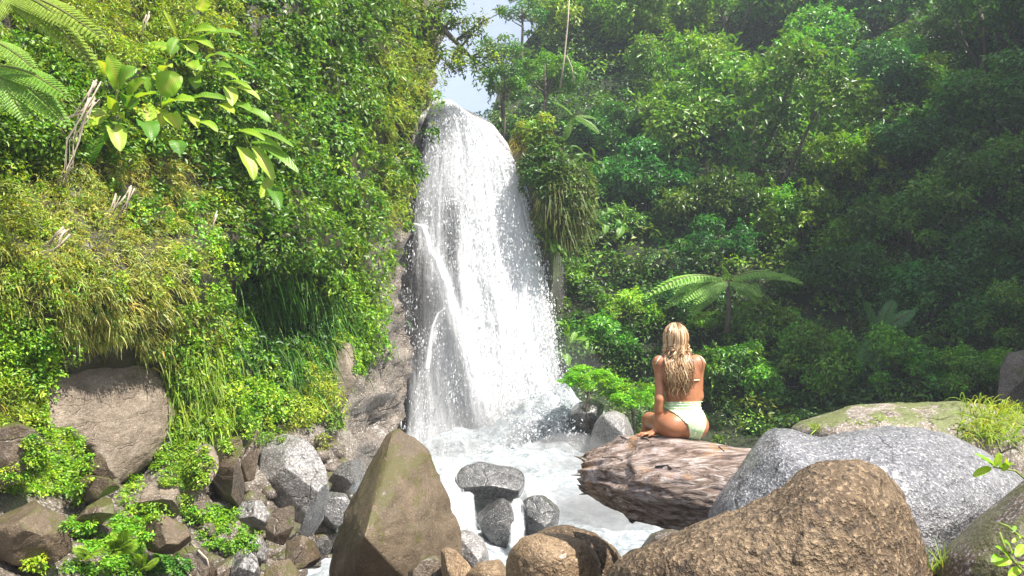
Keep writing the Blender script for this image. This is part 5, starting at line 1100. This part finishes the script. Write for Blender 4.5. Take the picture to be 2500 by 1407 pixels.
# pale aerial roots hanging down the left cliff
for lab, pts, nn_ in (('longest pale root running down beside the biggest paddle leaves', [(455, 480), (410, 560), (370, 680), (330, 800), (300, 905)], 7), ('pair of short white roots in the middle of the left cliff', [(655, 920), (630, 980), (600, 1070)], 5), ('short pale root left of the white pair', [(590, 960), (555, 1020), (520, 1070)], 4), ('thin pale root at the top among the yellow ferns', [(725, 60), (705, 110), (690, 170)], 3), ('thin pale root below the hanging strap leaves', [(1075, 1040), (1050, 1090), (1035, 1140)], 3), ('tangle of dead pale stems in the grass left of the white roots', [(330, 1130), (280, 1180), (240, 1220)], 6), ('dead pale leaf stalks beside the fern tips', [(470, 400), (400, 520), (340, 590), (300, 570)], 4)):
    b = Geo(); Yr = min(cy(*zp(*pts[0]), .45), cy(*zp(*pts[-1]), .45)) - .25
    for k in range(nn_):
        o_ = np.random.default_rng(k + len(lab)).normal(0, 9, 2); w3 = [P(zp(x, y)[0] + o_[0] * (1 - .3 * q), zp(x, y)[1] + o_[1] * .5, Yr + .04 * k - .05 + .01 * q) for q, (x, y) in enumerate(pts)]
        w3 = [w3[0]] + [a + np.random.default_rng(k * 7 + q).normal(0, .035, 3) for q, a in enumerate(w3[1:])]; tube(b, w3, np.linspace(.011, .004, len(w3)) * random.uniform(.5, 1.2), 6)
    add('aerial_root', b.mesh('aerial_root', M['root'], True), loc=P(*zp(*pts[-1]), Yr), label=lab, cat='root', group='pale roots on the left cliff')
for lab, pts in (('thin pale root snaking over the bottom rocks', [(465, 1325), (485, 1345), (505, 1365), (515, 1405)]), ('thin pale twig left of the snaking root at the bottom', [(432, 1360), (445, 1385), (468, 1410)])):
    b = Geo(); w3 = []
    for x, y in pts:
        h = ray(x, y, allb); w3.append((np.array(h[0]) if h else P(x, y, 7.4)) - norm(P(x, y, 1) - CAM) * .02)
    tube(b, w3, .009, 6); add('root', b.mesh('root', M['root'], True), loc=w3[-1], label=lab, cat='root')

# grass tufts and sprigs on the right-hand rocks
def tuft(label, spots, bv, L, n, col, wd=.010, cat='grass', name='grass_tuft', grav=.8):
    g = Geo(); c0 = None
    for x, y, r_ in spots:
        p_, n_ = scatter(bv, x, y, r_, r_ * .5, n)
        if not len(p_): continue
        c0 = p_[0] if c0 is None else c0
        blades(g, p_ - n_ * .01, norm(n_ * .25 + np.array([0, -.15, .85]) + RNG.normal(0, .42, (len(p_), 3))), RNG.uniform(.5, 1.25, len(p_)) * L, np.full(len(p_), wd), vary(col, len(p_), .18), grav, 5)
    if c0 is not None:
        r_ = empty(name, c0, label, cat, 'grass on the right-hand rocks'); part('blades', g.mesh('blades', BLADE), r_, kind='stuff')
LB = BVHS['long low mossy rock with grass behind the grey boulder']; GBv = BVHS['broad speckled grey boulder beside the log']
tuft('big arching tuft of lime grass on the right end of the long rock', [(2400, 1000, 50), (2440, 1030, 60), (2480, 1010, 40), (2380, 1050, 50), (2440, 1075, 50)], [LB], .36, 70, (.30, .38, .05))
tuft('small grass tuft at the left end of the long rock', [(1990, 1045, 12)], [LB], .15, 26, (.28, .38, .04), .008)
tuft('few arching blades in the middle of the long rock', [(2150, 1025, 14), (2090, 1035, 10)], [LB], .17, 9, (.32, .42, .06), .008)
tuft('thin grass stems rising between the brown boulders', [(2285, 1400, 14), (2300, 1380, 8)], [BVHS['dark brown boulder in the bottom right corner'], BVHS['large rough brown boulder in the right foreground']], .16, 14, (.34, .42, .08), .006, grav=.25)
def sprig(label, base, tips, Y, wpx, col='l', stem=None):
    root = empty('leafy_sprig', P(*base, Y), label, 'plant', 'leafy sprigs by the right-hand boulders')
    for k, (bx, by, tx, ty_) in enumerate(tips):
        o = part('leaf', broad_leaf(P(bx, by, Y + random.uniform(-.02, .02)), P(tx, ty_, Y + random.uniform(-.08, .04)), wpx * Y / F, random.uniform(.02, .1), seed=k, up=(random.uniform(-.2, .6), -.6, .7)), root)
        o.color = (2.2, 1.7, 1.2, 1) if k % 3 else (1.3, 1.3, 1.0, 1)
    b = Geo(); tube(b, [P(x, y, Y + .01) for x, y in (stem or [base, tips[0][:2]])], .005, 5, (.3, .36, .1)); part('stem', b.mesh('stem', BLADE, True), root)
sprig('bright leafy sprig in front of the grey boulder at the right', (2500, 1165), [(2425, 1140, 2378, 1108), (2420, 1142, 2375, 1165), (2430, 1138, 2440, 1105), (2440, 1145, 2480, 1135), (2430, 1140, 2395, 1120), (2445, 1150, 2455, 1115)], 3.9, 20, stem=[(2520, 1185), (2480, 1150), (2425, 1140)])
sprig('lime sprig of pointed leaves at the bottom right corner', (2500, 1400), [(2460, 1365, 2430, 1335), (2470, 1370, 2425, 1380), (2480, 1360, 2500, 1330), (2470, 1350, 2450, 1320), (2480, 1375, 2510, 1385), (2490, 1390, 2460, 1405), (2440, 1360, 2420, 1372)], 3.1, 20, stem=[(2520, 1420), (2480, 1375), (2455, 1345), (2440, 1300)])
sprig('thin curling vine with tiny leaves above the bottom right sprig', (2500, 1310), [(2470, 1300, 2480, 1285), (2480, 1305, 2490, 1315), (2485, 1315, 2470, 1325)], 3.15, 10, stem=[(2510, 1320), (2480, 1302), (2460, 1285), (2440, 1278)])
# big-leaved plants scattered on the hillside next to the water
for lab, x, y, Y_, c in (('broad-leaved plant with a bright leaf at the foot of the hillside', 1400, 830, 23.0, (.8, .9, .8)), ('cluster of arching broad leaves below the rock buttress', 1350, 590, 22.9, (.7, .8, .7)), ('white-veined big-leaved plant beside the buttress', 1500, 540, 24.5, (.8, .85, 1.6)), ('dark broad-leaved plant right of the buttress', 1440, 400, 24.0, (.4, .55, .8))):
    root = empty('broad_leaf_plant', P(x, y + 30, Y_), lab, 'plant', 'broad-leaved plants by the falls')
    for k in range(11):
        a = random.uniform(-2.6, -.3) if k % 3 else random.uniform(0, 3.1); l_ = random.uniform(28, 52); b0 = (x + random.uniform(-30, 30), y + random.uniform(-30, 30))
        o = part('leaf', broad_leaf(P(*b0, Y_), P(b0[0] + math.cos(a) * l_, b0[1] + math.sin(a) * l_ * .8, Y_ - .25), random.uniform(14, 22) * Y_ / F, .14, seed=k, up=(.2, -.5, .8)), root); o.color = (*c, 1)
